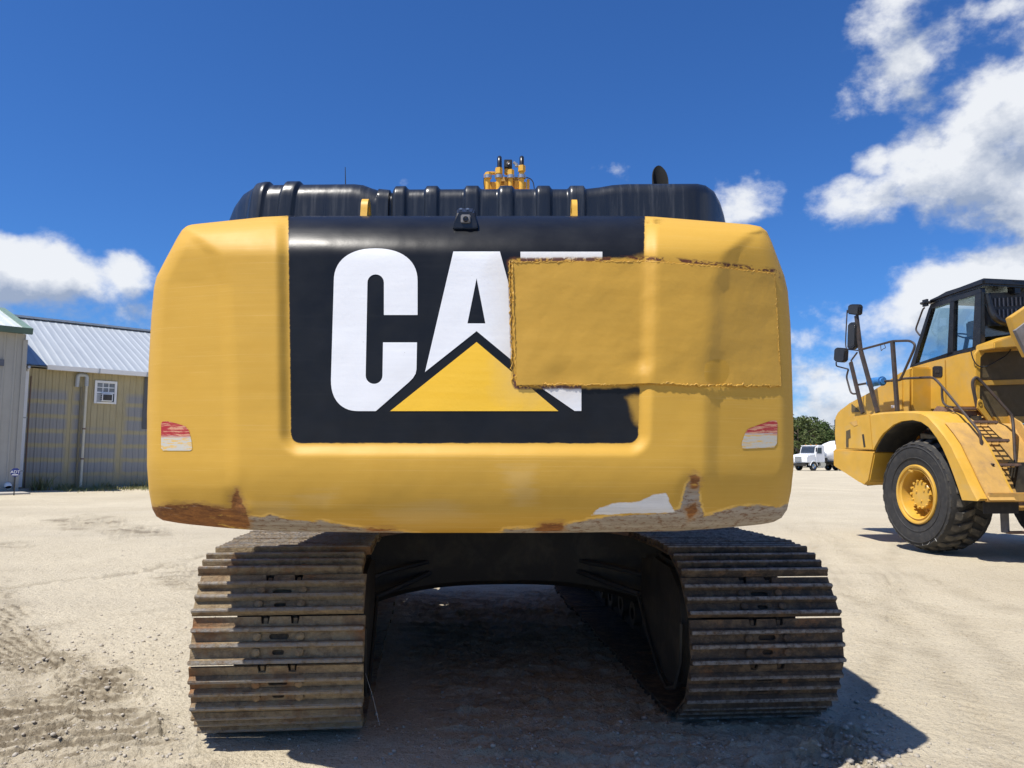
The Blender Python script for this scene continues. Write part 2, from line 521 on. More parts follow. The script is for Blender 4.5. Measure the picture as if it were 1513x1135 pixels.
def build_pebbles():
    m = simple('pebble_stone', (.36, .32, .26), .9, 0, .3, 40, (.5, .47, .42), .4)
    base = bmesh.new()
    bmesh.ops.create_icosphere(base, subdivisions=1, radius=1)
    bv = np.array([v.co[:] for v in base.verts]); bf = np.array([[v.index for v in f.verts] for f in base.faces])
    base.free()
    V = []; Fc = []; off = 0
    def add(x, y, r):
        nonlocal off
        s = np.array([rng.uniform(.7, 1.3), rng.uniform(.7, 1.3), rng.uniform(.45, .8)]) * r
        th = rng.uniform(0, 6.28)
        v = bv * (1 + (rng.random((len(bv), 1)) - .5) * .35) * s
        v = np.stack([v[:, 0] * math.cos(th) - v[:, 1] * math.sin(th), v[:, 0] * math.sin(th) + v[:, 1] * math.cos(th), v[:, 2]], 1)
        i = int(np.argmin(np.abs(GY[:, 0] - y))); j = int(np.argmin(np.abs(GX[i] - x)))
        V.append(v + (x, y, GZ[i, j] + r * .2)); Fc.append(bf + off); off += len(bv)
    for _ in range(1500):
        px, py = rng.normal(900, 170), rng.normal(1090, 55)
        if py < 930: continue
        g = on_ground(px, py); add(g.x, g.y, abs(rng.normal(0, .0035)) + .0035 + (.010 if rng.random() < .03 else 0))
    for _ in range(900):
        px, py = rng.uniform(-20, 1540), 800 + 330 * rng.random() ** .7
        g = on_ground(px, py); add(g.x, g.y, abs(rng.normal(0, .004)) + .004)
    for _ in range(260):
        px, py = rng.normal(1270, 40), rng.normal(1110, 35)
        g = on_ground(px, py); add(g.x, g.y, abs(rng.normal(0, .008)) + .006)
    for _ in range(500):
        px, py = rng.uniform(-20, 270), rng.uniform(930, 1130)
        g = on_ground(px, py); add(g.x, g.y, abs(rng.normal(0, .006)) + .005)
    me = bpy.data.meshes.new('pebbles')
    me.from_pydata(np.concatenate(V).tolist(), [], np.concatenate(Fc).tolist())
    o = link_mesh('pebbles', me, m, sharp=None)
    tag(o, 'small pale stones scattered over the sandy ground', 'gravel', kind='stuff')
build_pebbles()

# ================================================================== EXCAVATOR
EX0 = Vector((-.15, 6.84, 0))
exc = thing('excavator', 'big tracked excavator seen from behind, black and yellow counterweight with a welded patch', 'excavator', EX0)
EXI = Matrix.Translation(EX0).inverted()

OUT = [(425, 319), (400, 319.5), (300, 330), (285, 331.5), (276, 334), (269, 340), (262, 351), (238, 396), (231, 410), (227.5, 425), (223.5, 470), (219.5, 540), (217.2, 610), (217.2, 690),
       (220, 725), (225, 752), (231, 763), (241, 769), (270, 774), (330, 780), (370, 783), (450, 786), (600, 787.5), (800, 787.5), (1000, 785), (1060, 781), (1120, 775.5),
       (1142, 772), (1155, 765), (1163, 753), (1169, 725), (1172.5, 690), (1172.5, 640), (1170.5, 560), (1168, 480), (1164, 430), (1159, 408), (1153, 392), (1140, 357), (1133, 342), (1124, 335),
       (1110, 332), (1080, 329.5), (956, 319.5), (940, 319)]
REC = [(424 + 14, 180), (957.5 - 14, 180), (943 - 14, 655 - 14), (430 + 14, 655 - 14)]
PATCH = [(757, 388), (830, 387), (900, 387), (945, 386.5), (1000, 389.5), (1060, 395), (1144, 405), (1147, 440), (1151, 510), (1154, 570), (1090, 569.5), (1020, 569), (960, 566), (900, 568.5), (830, 568), (764, 569), (761, 520), (759, 450)]

def sd_rec(u, v): return sdf(REC, u, v) - 14
def cw_depth(u, v):
    u = np.asarray(u, float); v = np.asarray(v, float)
    Y = 3.44 + .075 * ((u - 695) / 350) ** 2
    xl = np.interp(v, [330, 345, 375, 420, 560, 720, 790], [262, 285, 318, 335, 343, 346, 372])
    xr = np.interp(v, [330, 338, 345, 375, 420, 560, 700, 790], [1142, 1135, 1110, 1076, 1058, 1050, 1047, 1028])
    for d, sl in ((xl - u, .0007), (u - xr, .0008)):
        Y = Y + .017 * sstep(-11, 17, d) + sl * (np.sqrt(d * d + 100) + d) / 2
    Y = Y + .16 * (np.clip(380 - v, 0, None) / 60) ** 2.0
    Y = Y + .09 * (np.clip(v - 680, 0, None) / 107) ** 2
    Y = Y - .032 * sstep(-1, 21, sd_rec(u, v))
    e = np.clip(-sdf(OUT, u, v), 0, None)
    k = sstep(670, 745, v)
    w = 20 + 14 * k
    t = np.clip(1 - e / w, 0, 1)
    Y = Y + (.085 + .025 * k) * (1 - np.sqrt(np.clip(1 - t * t, 0, 1)))
    # small knocks in the lower plate
    for (cu, cv, r, h) in ((350, 745, 14, .018), (1022, 735, 15, .022), (720, 708, 40, .005), (620, 735, 60, .004), (880, 720, 70, .005), (560, 700, 50, -.003)):
        Y = Y + h * np.exp(-((u - cu) ** 2 + ((v - cv) * .6) ** 2) / r ** 2)
    Y = Y + (fbm(u / 60, v / 60, 3, 91) - .5) * .006
    return Y

def px_points(u, v, Y):
    out = []
    for a, b, c in zip(u, v, Y):
        out.append(at(a, b, c))
    return out

WEAR = {
    'rust': [[(224, 750), (250, 746), (285, 744), (318, 749), (341, 752), (343, 735), (350, 723), (356, 735), (366, 762), (371, 786), (300, 783), (230, 778)],
             [(540, 780), (585, 783), (585, 790), (540, 790)], [(785, 790), (800, 775), (830, 772), (835, 781), (815, 790)],
             [(1019, 703), (1026, 700), (1034, 706), (1030, 722), (1021, 722)], [(1014, 752), (1028, 742), (1030, 756), (1018, 768)]],
    'grey': [[(362, 763), (385, 765), (400, 761), (430, 768), (460, 771), (475, 769), (500, 776), (545, 781), (600, 786), (640, 792), (362, 792)],
             [(690, 792), (775, 786), (830, 777), (870, 768), (900, 763), (985, 758), (1005, 752), (1014, 718), (1024, 702), (1033, 704), (1033, 738), (1040, 764), (1060, 757), (1090, 749), (1120, 746), (1152, 750), (1164, 744), (1180, 765), (1150, 785), (1120, 792), (1000, 796)],
             [(745, 782), (800, 780), (800, 790), (740, 790)]],
    'white': [[(873, 761), (886, 750), (912, 743), (945, 741), (964, 731), (985, 728), (990, 744), (997, 757)]],
    'over': [[(926, 588), (950, 582), (950, 642), (938, 626)], [(935, 376), (960, 374), (960, 392), (935, 392)]],
    'haze': [[(372, 745), (425, 742), (438, 756), (420, 764), (380, 760)], [(740, 690), (790, 690), (790, 740), (765, 750)], [(440, 735), (500, 725), (480, 745)], [(655, 740), (560, 760), (600, 776), (720, 770)]],
}

def cw_attrs(me, u, v):
    def put(n, a):
        x = me.attributes.new(n, 'FLOAT', 'POINT')
        x.data.foreach_set('value', np.asarray(a, np.float32))
    put('sd_black', np.clip(sd_rec(u, v), -40, 40))
    put('sd_patch', np.clip(sdf(PATCH, u, v), -60, 60))
    for k, ps in WEAR.items():
        d = np.full(u.shape, 60.0)
        for p in ps:
            d = np.minimum(d, sdf(p, u, v))
        put('sd_' + k, np.clip(d, -40, 40))
    put('up', np.clip((410 - v) / 20, -1, 1))

def overspray(T, p):
    """share of fresh yellow paint sprayed round the welded patch"""
    s = T.attr('sd_patch')
    n = T.noise(p, 22, 5, .65)
    return T.ramp(T.math('ADD', s, T.math('MULTIPLY', T.math('SUBTRACT', n, .5), -9)), 2.5, 8, 1, 0, True)

def mat_counterweight():
    m, T, b = new_mat('counterweight_paint')
    tc = T.node('ShaderNodeTexCoord'); p = tc.outputs['Object']
    streak = T.noise(T.mapping(p, scale=(.9, 1, 26)), 2.2, 7, .62)
    fine = T.noise(p, 60, 5, .65); mid = T.noise(p, 5.5, 6, .6); edge = T.noise(T.mapping(p, scale=(.55, 1, 2.2)), 30, 7, .72)
    y = T.mix(T.ramp(streak, .35, .68), (.54, .312, .043), (.56, .328, .048))
    y = T.mix(T.math('MULTIPLY', T.ramp(mid, .5, .72), .45), y, (.53, .298, .036))
    y = T.mix(T.math('MULTIPLY', T.ramp(T.attr('sd_patch'), 4, -2), .85), y, (.49, .272, .027))
    # dull, pale rubbed places
    hz = T.math('MULTIPLY', T.ramp(T.math('ADD', T.attr('sd_haze'), T.math('MULTIPLY', T.math('SUBTRACT', streak, .5), 60)), 8, -10), .14)
    y = T.mix(hz, y, (.66, .56, .36))
    scr = T.noise(T.mapping(p, scale=(.5, 1, 55), rot=(0, R(4), 0)), 4.5, 4, .8)
    y = T.mix(T.math('MULTIPLY', T.ramp(scr, .61, .68), .20), y, (.74, .55, .25))
    y = T.mix(T.math('MULTIPLY', T.ramp(scr, .38, .31), .20), y, (.33, .22, .08))
    grain = T.noise(p, 240, 2, .6)
    y = T.mix(T.math('MULTIPLY', T.ramp(grain, .35, .65), .12), y, (.44, .25, .03))
    fl = T.noise(T.mapping(p, scale=(.18, 1, 120), rot=(0, R(-3), 0)), 3.0, 3, .8)
    y = T.mix(T.math('MULTIPLY', T.ramp(fl, .62, .66), .35), y, (.70, .50, .20))
    y = T.mix(T.math('MULTIPLY', T.ramp(T.noise(p, 42, 6, .8), .70, .73), .6), y, (.30, .19, .07))
    # black panel
    bl = T.mix(T.ramp(mid, .3, .75), (.008, .009, .012), (.014, .0155, .019))
    sc2 = T.noise(T.mapping(p, scale=(.7, 1, 30), rot=(0, R(-18), 0)), 4, 5, .8)
    bl = T.mix(T.math('MULTIPLY', T.ramp(sc2, .68, .74), .16), bl, (.12, .125, .13))
    bl = T.mix(T.math('MULTIPLY', T.ramp(streak, .55, .75), .04), bl, (.09, .10, .11))
    sb = T.math('ADD', T.attr('sd_black'), T.math('MULTIPLY', T.math('SUBTRACT', edge, .5), 4.0))
    kb = T.ramp(sb, .7, -.7)
    ov = overspray(T, p)
    ov = T.math('MAXIMUM', ov, T.math('MULTIPLY', T.ramp(T.math('ADD', T.attr('sd_over'), T.math('MULTIPLY', T.math('SUBTRACT', mid, .5), 30)), 6, -8, smooth=True), .75))
    kb2 = T.math('MULTIPLY', kb, T.math('SUBTRACT', 1.0, T.math('MULTIPLY', ov, .97)))
    c = T.mix(kb2, y, bl)
    # worn places along the lower edge: paint torn down to filler, primer and rust
    ne = T.math('MULTIPLY', T.math('SUBTRACT', edge, .5), 20)
    def worn(name, lo=1.0, k=1.0):
        return T.ramp(T.math('ADD', T.attr(name), T.math('MULTIPLY', ne, k)), lo, -lo)
    kg, kr, kw = worn('sd_grey', 1.0, .55), worn('sd_rust', 1.2, .75), worn('sd_white', .8, .4)
    lip = T.math('MULTIPLY', T.ramp(T.math('ADD', T.attr('sd_grey'), T.math('MULTIPLY', ne, .5)), 4.5, 2.5), T.ramp(mid, .42, .5))
    c = T.mix(T.math('MULTIPLY', lip, .7), c, (.78, .50, .13))
    g = T.mix(T.ramp(streak, .3, .7), (.24, .195, .145), (.40, .355, .295))
    g = T.mix(T.math('MULTIPLY', T.ramp(T.noise(T.mapping(p, scale=(1, 1, 3)), 26, 8, .78), .51, .60), .8), g, (.15, .068, .03))
    c = T.mix(kg, c, g)
    w = T.mix(T.ramp(streak, .35, .6), (.58, .56, .53), (.74, .73, .71))
    c = T.mix(kw, c, w)
    rr = T.mix(T.ramp(T.noise(T.mapping(p, scale=(.6, 1, 2.4)), 16, 8, .78), .36, .64), (.13, .05, .018), (.36, .15, .04))
    rr = T.mix(T.ramp(T.noise(T.mapping(p, scale=(.5, 1, 3)), 10, 7, .75), .57, .64), rr, (.60, .37, .08))
    rr = T.mix(T.math('MULTIPLY', T.ramp(T.noise(T.mapping(p, scale=(.35, 1, 5)), 22, 6, .8), .55, .62), .75), rr, (.075, .03, .014))
    rr = T.mix(T.math('MULTIPLY', T.ramp(T.noise(T.mapping(p, scale=(.3, 1, 7)), 14, 5, .8), .64, .68), .8), rr, (.40, .36, .30))
    c = T.mix(T.math('MULTIPLY', T.ramp(T.math('ADD', T.attr('sd_rust'), T.math('MULTIPLY', ne, 1.3)), 7, 1), .55), c, (.36, .19, .06))
    c = T.mix(kr, c, rr)
    # burnt rust along the top weld of the patch
    s = T.attr('sd_patch')
    band = T.math('MULTIPLY', T.ramp(s, 1.5, 3), T.ramp(s, 10, 6))
    kk = T.math('MULTIPLY', T.math('MULTIPLY', band, T.ramp(T.attr('up'), -.2, .05)), T.ramp(T.noise(T.mapping(p, scale=(.5, 1, 1)), 24, 7, .75), .48, .53))
    c = T.mix(kk, c, (.095, .03, .014))
    rough = T.mix(kb2, T.ramp(mid, .2, .8, .50, .62), T.ramp(mid, .3, .8, .30, .40))
    wr = T.math('MAXIMUM', T.math('MAXIMUM', kg, kr), kw)
    rough = T.mix(wr, rough, .85)
    h = T.math('ADD', T.math('MULTIPLY', wr, -.35), T.math('MULTIPLY', T.math('MULTIPLY', fine, .35), T.math('ADD', .12, wr)))
    finish(T, b, c, rough, 0, h, .006, T.mix(kb2, (.34, .34, .34), (.2, .2, .2)))
    return m

def mat_vinyl(name, c, c2):
    m, T, b = new_mat(name)
    tc = T.node('ShaderNodeTexCoord'); p = tc.outputs['Object']
    st = T.noise(T.mapping(p, scale=(.9, 1, 20)), 2.6, 7, .65)
    cc = T.mix(T.ramp(st, .35, .7), c, c2)
    s = T.attr('sd_patch')
    soot = T.math('MULTIPLY', T.ramp(T.math('ADD', s, T.math('MULTIPLY', T.math('SUBTRACT', T.noise(p, 8, 6, .7), .5), 60)), 46, 0), .35)
    cc = T.mix(soot, cc, (.50, .40, .24))
    cc = T.mix(T.math('MULTIPLY', T.ramp(T.noise(p, 30, 7, .75), .68, .72), .5), cc, (.1, .09, .08))
    cc = T.mix(overspray(T, p), cc, (.50, .28, .035))
    bd = T.math('MULTIPLY', T.math('MULTIPLY', T.ramp(s, .5, 2), T.ramp(s, 8, 5)), T.ramp(T.noise(p, 26, 7, .75), .44, .50))
    cc = T.mix(bd, cc, (.11, .045, .025))
    finish(T, b, cc, T.ramp(st, .3, .7, .32, .46), 0, T.noise(p, 50, 4, .6), .0008)
    return m

def build_counterweight():
    vs = np.concatenate([np.arange(319.05, 345, 1.6), np.arange(345, 735, 3.2), np.arange(735, 787.4, 2.0), [787.4]])
    nu = 330
    P = np.array(OUT)
    U = []; V = []
    for v in vs:
        xs = []
        for i in range(len(P)):
            a, b = P[i], P[(i + 1) % len(P)]
            if (a[1] > v) != (b[1] > v):
                xs.append(a[0] + (v - a[1]) * (b[0] - a[0]) / (b[1] - a[1]))
        x0, x1 = min(xs), max(xs)
        t = np.linspace(0, 1, nu)
        t = t + .018 * -np.sin(2 * np.pi * t)       # denser at both ends
        U.append(x0 + (x1 - x0) * t); V.append(np.full(nu, v))
    U = np.array(U); V = np.array(V)
    Yd = cw_depth(U.ravel(), V.ravel())
    pts = px_points(U.ravel(), V.ravel(), Yd)
    nr = len(vs)
    idx = np.arange(nr * nu).reshape(nr, nu)
    q = np.stack([idx[:-1, :-1], idx[1:, :-1], idx[1:, 1:], idx[:-1, 1:]], -1).reshape(-1, 4).tolist()
    loop = list(idx[0, :]) + list(idx[1:, -1]) + list(idx[-1, -2::-1]) + list(idx[-2:0:-1, 0])
    base = len(pts)
    uu = list(U.ravel()); vv = list(V.ravel())
    cen = Vector((-.18, 0, 1.9))
    for k in loop:
        p = pts[k]
        pts.append(Vector((cen.x + (p.x - cen.x) * .985, p.y * .15 + 4.55 * .85, cen.z + (p.z - cen.z) * .985)))
        uu.append(uu[k]); vv.append(vv[k])
    n = len(loop)
    for k in range(n):
        q.append([loop[k], loop[(k + 1) % n], base + (k + 1) % n, base + k])
    me = bpy.data.meshes.new('counterweight')
    me.from_pydata([p[:] for p in pts], [], q)
    me.update()
    cw_attrs(me, np.array(uu), np.array(vv))
    return link_mesh('counterweight', me, mat_counterweight(), exc, EXI, sharp=60)
cw = build_counterweight()

def decal(name, poly, mat, holes=(), off=.0022, step=9, parent=None, thick=0.0, dent=False):
    """sheet lying on the counterweight, cut to an outline"""
    polys = [poly] + list(holes)
    vv = []; ee = []
    for pl in polys:
        b = len(vv); pts = []
        for i in range(len(pl)):
            a, c = pl[i], pl[(i + 1) % len(pl)]
            k = max(1, int(math.hypot(c[0] - a[0], c[1] - a[1]) / step))
            pts += [(a[0] + (c[0] - a[0]) * j / k, a[1] + (c[1] - a[1]) * j / k) for j in range(k)]
        vv += pts
        ee += [(b + i, b + (i + 1) % len(pts)) for i in range(len(pts))]
    A = np.array(poly)
    gx, gy = np.meshgrid(np.arange(A[:, 0].min() + step / 2, A[:, 0].max(), step), np.arange(A[:, 1].min() + step / 2, A[:, 1].max(), step))
    gx, gy = gx.ravel(), gy.ravel()
    keep = sdf(poly, gx, gy) < -step * .4
    for h in holes:
        keep &= sdf(h, gx, gy) > step * .4
    vv += list(zip(gx[keep], gy[keep]))
    r = delaunay_2d_cdt([Vector(p) for p in vv], ee, [], 0, 1e-4)
    co = np.array([p[:] for p in r[0]]); fs = [list(f) for f in r[2]]
    c = np.array([co[f].mean(0) for f in fs])
    ok = sdf(poly, c[:, 0], c[:, 1]) < 0
    for h in holes:
        ok &= sdf(h, c[:, 0], c[:, 1]) > 0
    fs = [f for f, k in zip(fs, ok) if k]
    Y = cw_depth(co[:, 0], co[:, 1]) - off
    if dent:
        Y = Y + (fbm(co[:, 0] / 70, co[:, 1] / 70, 3, 12) - .5) * .012
        for (cu, cv, rr, h) in ((950, 555, 16, -.010), (945, 535, 14, .008), (1060, 552, 26, .012), (880, 425, 30, -.004), (830, 560, 20, .006), (1075, 405, 26, -.006), (1000, 548, 20, .007), (925, 400, 20, .005)):
            Y = Y + h * np.exp(-((co[:, 0] - cu) ** 2 + (co[:, 1] - cv) ** 2) / rr ** 2)
    pts = px_points(co[:, 0], co[:, 1], Y)
    bm = bmesh.new()
    lay = bm.verts.layers.float.new('u_'); lay2 = bm.verts.layers.float.new('v_')
    vs = [bm.verts.new(p) for p in pts]
    for f in fs:
        try: bm.faces.new([vs[i] for i in f])
        except ValueError: pass
    for f in bm.faces:
        f.normal_update()
        if f.normal.y > 0: f.normal_flip()
    for v_, c_ in zip(vs, co):
        v_[lay] = c_[0]; v_[lay2] = c_[1]
    if thick:
        be = [e for e in bm.edges if len(e.link_faces) == 1]
        ex = bmesh.ops.extrude_edge_only(bm, edges=be)
        for g in ex['geom']:
            if isinstance(g, bmesh.types.BMVert): g.co.y += thick
    loose = [v_ for v_ in bm.verts if not v_.link_faces]
    bmesh.ops.delete(bm, geom=loose, context='VERTS')
    uu = np.array([v_[lay] for v_ in bm.verts]); vv2 = np.array([v_[lay2] for v_ in bm.verts])
    bm.verts.layers.float.remove(bm.verts.layers.float['u_']); bm.verts.layers.float.remove(bm.verts.layers.float['v_'])
    me = bpy.data.meshes.new(name)
    bm.to_mesh(me); bm.free()
    cw_attrs(me, uu, vv2)
    return link_mesh(name, me, mat, parent or cw, None, sharp=40)

def arc(cx, cy, rx, ry, a0, a1, n=10, p=2.0):
    out = []
    for i in range(n + 1):
        a = R(a0 + (a1 - a0) * i / n)
        c, s = math.cos(a), math.sin(a)
        out.append((cx + rx * math.copysign(abs(c) ** (2 / p), c), cy - ry * math.copysign(abs(s) ** (2 / p), s)))
    return out

def crop(pts): return [(480 + x / 3.7825, 350 + y / 3.7825) for x, y in pts]
VW = mat_vinyl('white_vinyl', (.73, .745, .78), (.765, .78, .81))
VY = mat_vinyl('yellow_vinyl', (.82, .48, .024), (.85, .515, .038))
C_OUT = (arc(283, 250, 235, 185, 0, 90, 14, 2.3) + arc(283, 250, 233, 185, 90, 180, 14, 2.3)[1:] + arc(190, 800, 156, 174, 180, 270, 14, 2.3)
         + [(285, 974), (470, 812), (492, 790), (507, 765), (512, 740), (515, 590), (325, 590), (322, 775)]
         + arc(275, 775, 47, 47, 0, -180, 12)[1:] + arc(284, 256, 46, 46, 180, 0, 12) + [(330, 437), (518, 437)])
decal('letter', crop(C_OUT), VW, step=8)
decal('letter', crop([(718, 82), (978, 82), (1040, 310), (1045, 690), (848, 527), (560, 755)]), VW, [crop([(848, 232), (897, 484), (797, 484)])], step=8)
decal('letter', [(769, 372), (890, 372), (890, 386), (769, 386)], VW, step=6)
decal('letter', [(798, 566), (859, 566), (859, 607.3), (849, 607.3), (795, 570)], VW, step=6)
decal('triangle', crop([(848, 588), (1305, 974), (365, 974)]), VY, step=9)

def mat_patch():
    m, T, b = new_mat('patch_paint')
    tc = T.node('ShaderNodeTexCoord'); p = tc.outputs['Object']
    st = T.noise(T.mapping(p, scale=(1.4, 1, 16)), 2.0, 6, .62); md = T.noise(p, 7, 5, .6)
    c = T.mix(T.ramp(st, .3, .7), (.49, .275, .029), (.52, .297, .036))
    c = T.mix(T.math('MULTIPLY', T.ramp(T.noise(p, 55, 5, .7), .70, .74), .5), c, (.30, .16, .03))
    finish(T, b, c, T.ramp(md, .2, .8, .40, .55), 0, T.math('ADD', T.noise(p, 3.5, 4, .5), T.math('MULTIPLY', T.noise(p, 60, 4, .6), .03)), .012)
    return m
pp = decal('patch_plate', PATCH, mat_patch(), off=.009, step=7, thick=.012, dent=True)
pp['label'] = 'plain yellow steel patch welded over the lettering'

def build_weld():
    mb = MB()
    P = PATCH; pts = []; rad = []
    for i in range(len(P)):
        a, c = P[i], P[(i + 1) % len(P)]
        k = max(1, int(math.hypot(c[0] - a[0], c[1] - a[1]) / 2.0))
        for j in range(k):
            u = a[0] + (c[0] - a[0]) * j / k; v = a[1] + (c[1] - a[1]) * j / k
            right = u > 1140
            lower = v > 540
            left = u < 775 and not lower
            u2, v2 = u + rng.normal(0, .6), v + rng.normal(0, .8 if not lower else 1.1)
            r0 = .0020 if right else (.0042 if lower else (.0046 if left else .0030))
            pts.append(at(u2, v2, float(cw_depth(np.array([u2]), np.array([v2]))[0]) - .0075))
            rad.append(.85 * r0 * rng.uniform(.55, 1.4))
    pts.append(pts[0]); rad.append(rad[0])
    mb.tube(pts, rad, 7, False)
    if True:   # second bead beside the left edge
        a, c = (752.5, 385), (757, 565)
        q = []; rd = []
        for j in range(80):
            t = j / 79
            u = a[0] + (c[0] - a[0]) * t + rng.normal(0, .9); v = a[1] + (c[1] - a[1]) * t
            q.append(at(u, v, float(cw_depth(np.array([u]), np.array([v]))[0]) - .002)); rd.append(.0030 * rng.uniform(.4, 1.5))
        mb.tube(q, rd, 6, True)
    m = simple('weld_paint', (.50, .285, .04), .5, 0, .2, 30, (.16, .07, .025), .3)
    w = mb.build('weld_bead', m, cw, None, 60)
build_weld()

def mat_reflector(side):
    m, T, b = new_mat('reflector_' + side)
    tc = T.node('ShaderNodeTexCoord'); p = tc.outputs['Object']
    zsplit = at(260, 647 if side == 'a' else 637, 3.8).z
    sp = T.node('ShaderNodeSeparateXYZ'); T.l.new(p, sp.inputs[0])
    st = T.noise(T.mapping(p, scale=(1, 1, 9)), 14, 7, .7)
    k = T.ramp(T.math('ADD', sp.outputs[2], T.math('MULTIPLY', T.math('SUBTRACT', st, .5), .05)), zsplit - .006, zsplit + .006)
    c = T.mix(k, (.50, .48, .42), (.36, .02, .024))
    wear = T.ramp(st, .50, .56)
    c = T.mix(T.math('MULTIPLY', wear, T.ramp(k, 0, 1, .9, .75)), c, T.mix(k, (.66, .40, .07), (.62, .36, .22)))
    finish(T, b, c, .45)
    return m
decal('reflector', [(238, 626), (240, 623), (247, 622.5), (262, 626), (274, 630), (279, 636), (283, 652), (284, 664), (281, 666), (241, 666), (238, 662)], mat_reflector('a'), step=5)
decal('reflector', [(1149, 625), (1147, 621.5), (1140, 621.5), (1118, 629), (1105, 634), (1101, 640), (1096, 654), (1096, 662), (1100, 663), (1144, 661), (1148, 655)], mat_reflector('b'), step=5)

# rear view camera
def build_rear_camera():
    f = 3.50
    front = [at(x, y, f) for x, y in ((669, 338.5), (670.5, 331), (676, 313), (699.5, 313), (705, 331), (706, 338.5))]
    back = [at(x, y, 3.80) for x, y in ((666, 345), (668, 335), (675.5, 308), (701, 308), (709, 335), (710, 345))]
    mb = MB(); mb.loft([front, back]); 
    bmesh.ops.bevel(mb.bm, geom=[e for e in mb.bm.edges], offset=.006, segments=2, affect='EDGES', clamp_overlap=True)
    hc = mb.build('rear_camera', M['black_paint'], exc, EXI)
    mb = MB(); mb.box(at(688, 323.5, f - .004), (.045, .012, .04), bevel=.004); mb.build('lens_frame', M['grey_cloth'], hc)
    mb = MB(); mb.lathe([(0, .0001), (0.002, .011), (0, .013), (-.008, .014)], at(688, 323.5, f - .014), (0, -1, 0), 20); mb.build('lens', M['lens'], hc)
    mb = MB()
    for x in (681, 691): mb.box(at(x, 309.5, 3.56), (.016, .016, .010), bevel=.003)
    mb.build('bolt', M['steel'], hc)
build_rear_camera()

def lifting_eye(px0, px1, py_top, py_bot, Y):
    a = at(px0, py_bot + 6, Y); b = at(px1, py_bot + 6, Y); t = at(px0, py_top, Y)
    th = (b.x - a.x); h = t.z - a.z; w = .085
    n = 24; rings = []
    for x in (a.x, b.x):
        outer = []; inner = []
        for k in range(n):
            an = 2 * math.pi * k / n
            cy_, cz_ = math.cos(an), math.sin(an)
            zc = a.z + h - w * .75
            oz = zc + cz_ * w * .75 if cz_ >= 0 else zc + max(cz_ * 3.0, -1) * (zc - a.z)
            outer.append(Vector((x, Y + .06 + cy_ * (w * .62 if cz_ > 0 else w * .75), oz)))
            inner.append(Vector((x, Y + .06 + cy_ * w * .28, zc + cz_ * w * .28)))
        rings.append((outer, inner))
    mb = MB()
    (o0, i0), (o1, i1) = rings
    vs = [[mb.bm.verts.new(p) for p in r] for r in (o0, i0, i1, o1)]
    for a_, b_ in ((0, 1), (1, 2), (2, 3), (3, 0)):
        for k in range(n):
            mb.bm.faces.new((vs[a_][k], vs[a_][(k + 1) % n], vs[b_][(k + 1) % n], vs[b_][k]))
    return mb.build('lifting_eye', M['boom_yellow'], exc, EXI)
lifting_eye(532, 542, 289, 318, 3.80)
lifting_eye(845.5, 853.5, 290, 318, 3.80)

# black engine hood with raised ribs
def build_hood():
    Yh = 4.15
    top = [(343.5, 322), (346, 310), (352, 295), (362, 281), (376, 272), (392, 269), (420, 268.5), (470, 268), (522, 267.5), (535, 269), (548, 274), (560, 277.5), (575, 279), (600, 278.5), (690, 278), (790, 278), (862, 278), (885, 275.5), (905, 272), (925, 270.5), (1030, 270), (1042, 272.5), (1054, 281), (1062, 296), (1067, 312), (1070, 326)]
    tx, ty = zip(*top)
    ribs = [(389, 9), (433, 10), (592.5, 8.5), (639, 9), (698, 10), (748, 10), (803, 10), (852, 11)]
    st = set(np.linspace(343.5, 1070, 150).tolist()) | set(tx)
    for c, w in ribs:
        for d in (-w - 3.5, -w - 1.5, -w, -w + 1.5, w - 1.5, w, w + 1.5, w + 3.5): st.add(c + d)
    for d in (-3, -2, 0, 2, 3): st.add(579 + d)
    rings = []
    for x in sorted(st):
        y = float(np.interp(x, tx, ty))
        o = 0.0
        for c, w in ribs:
            o = max(o, .015 * float(sstep(w + 3.0, w - 2.0, abs(x - c))))
        o -= .014 * float(sstep(3, 1, abs(x - 579)))
        e = min(x - 343.5, 1070 - x)
        yo = .30 * max(0, 1 - e / 60) ** 2
        p = at(x, y, Yh + .05 + yo)
        r = .12 if x < 560 else .08
        zt = p.z + o; zb = 2.35
        zt = max(zt, zb + .2)
        r = min(r, (zt - zb) * .5)
        yf = Yh + yo - o
        sec = [(yf + .01, zb), (yf, zb + (zt - r - zb) * .35), (yf, zb + (zt - r - zb) * .7)]
        for k in range(8):
            a = R(180 - 90 * k / 7)
            sec.append((yf + r + r * math.cos(a), zt - r + r * math.sin(a)))
        sec += [(yf + .45, zt), (Yh + 1.5, zt - .02), (Yh + 1.5, zb)]
        slant = x < 470
        rings.append([Vector((at(x - (9 if slant else 0) * min(1, max(0, (zt - z_) / .25)), y, Yh + .05 + yo).x, y_, z_)) for y_, z_ in sec])
    m, T, b = new_mat('hood_plastic')
    tc = T.node('ShaderNodeTexCoord'); p = tc.outputs['Object']
    st_ = T.noise(T.mapping(p, scale=(14, 2, 1)), 2.2, 6, .7)
    c = T.mix(T.ramp(st_, .5, .75), (.013, .016, .022), (.045, .05, .06))
    finish(T, b, c, T.ramp(st_, .3, .8, .26, .42), 0, T.noise(p, 5, 4, .5), .004)
    mb = MB(); mb.loft(rings)
    mb.build('engine_hood', m, exc, EXI, 50)
build_hood()

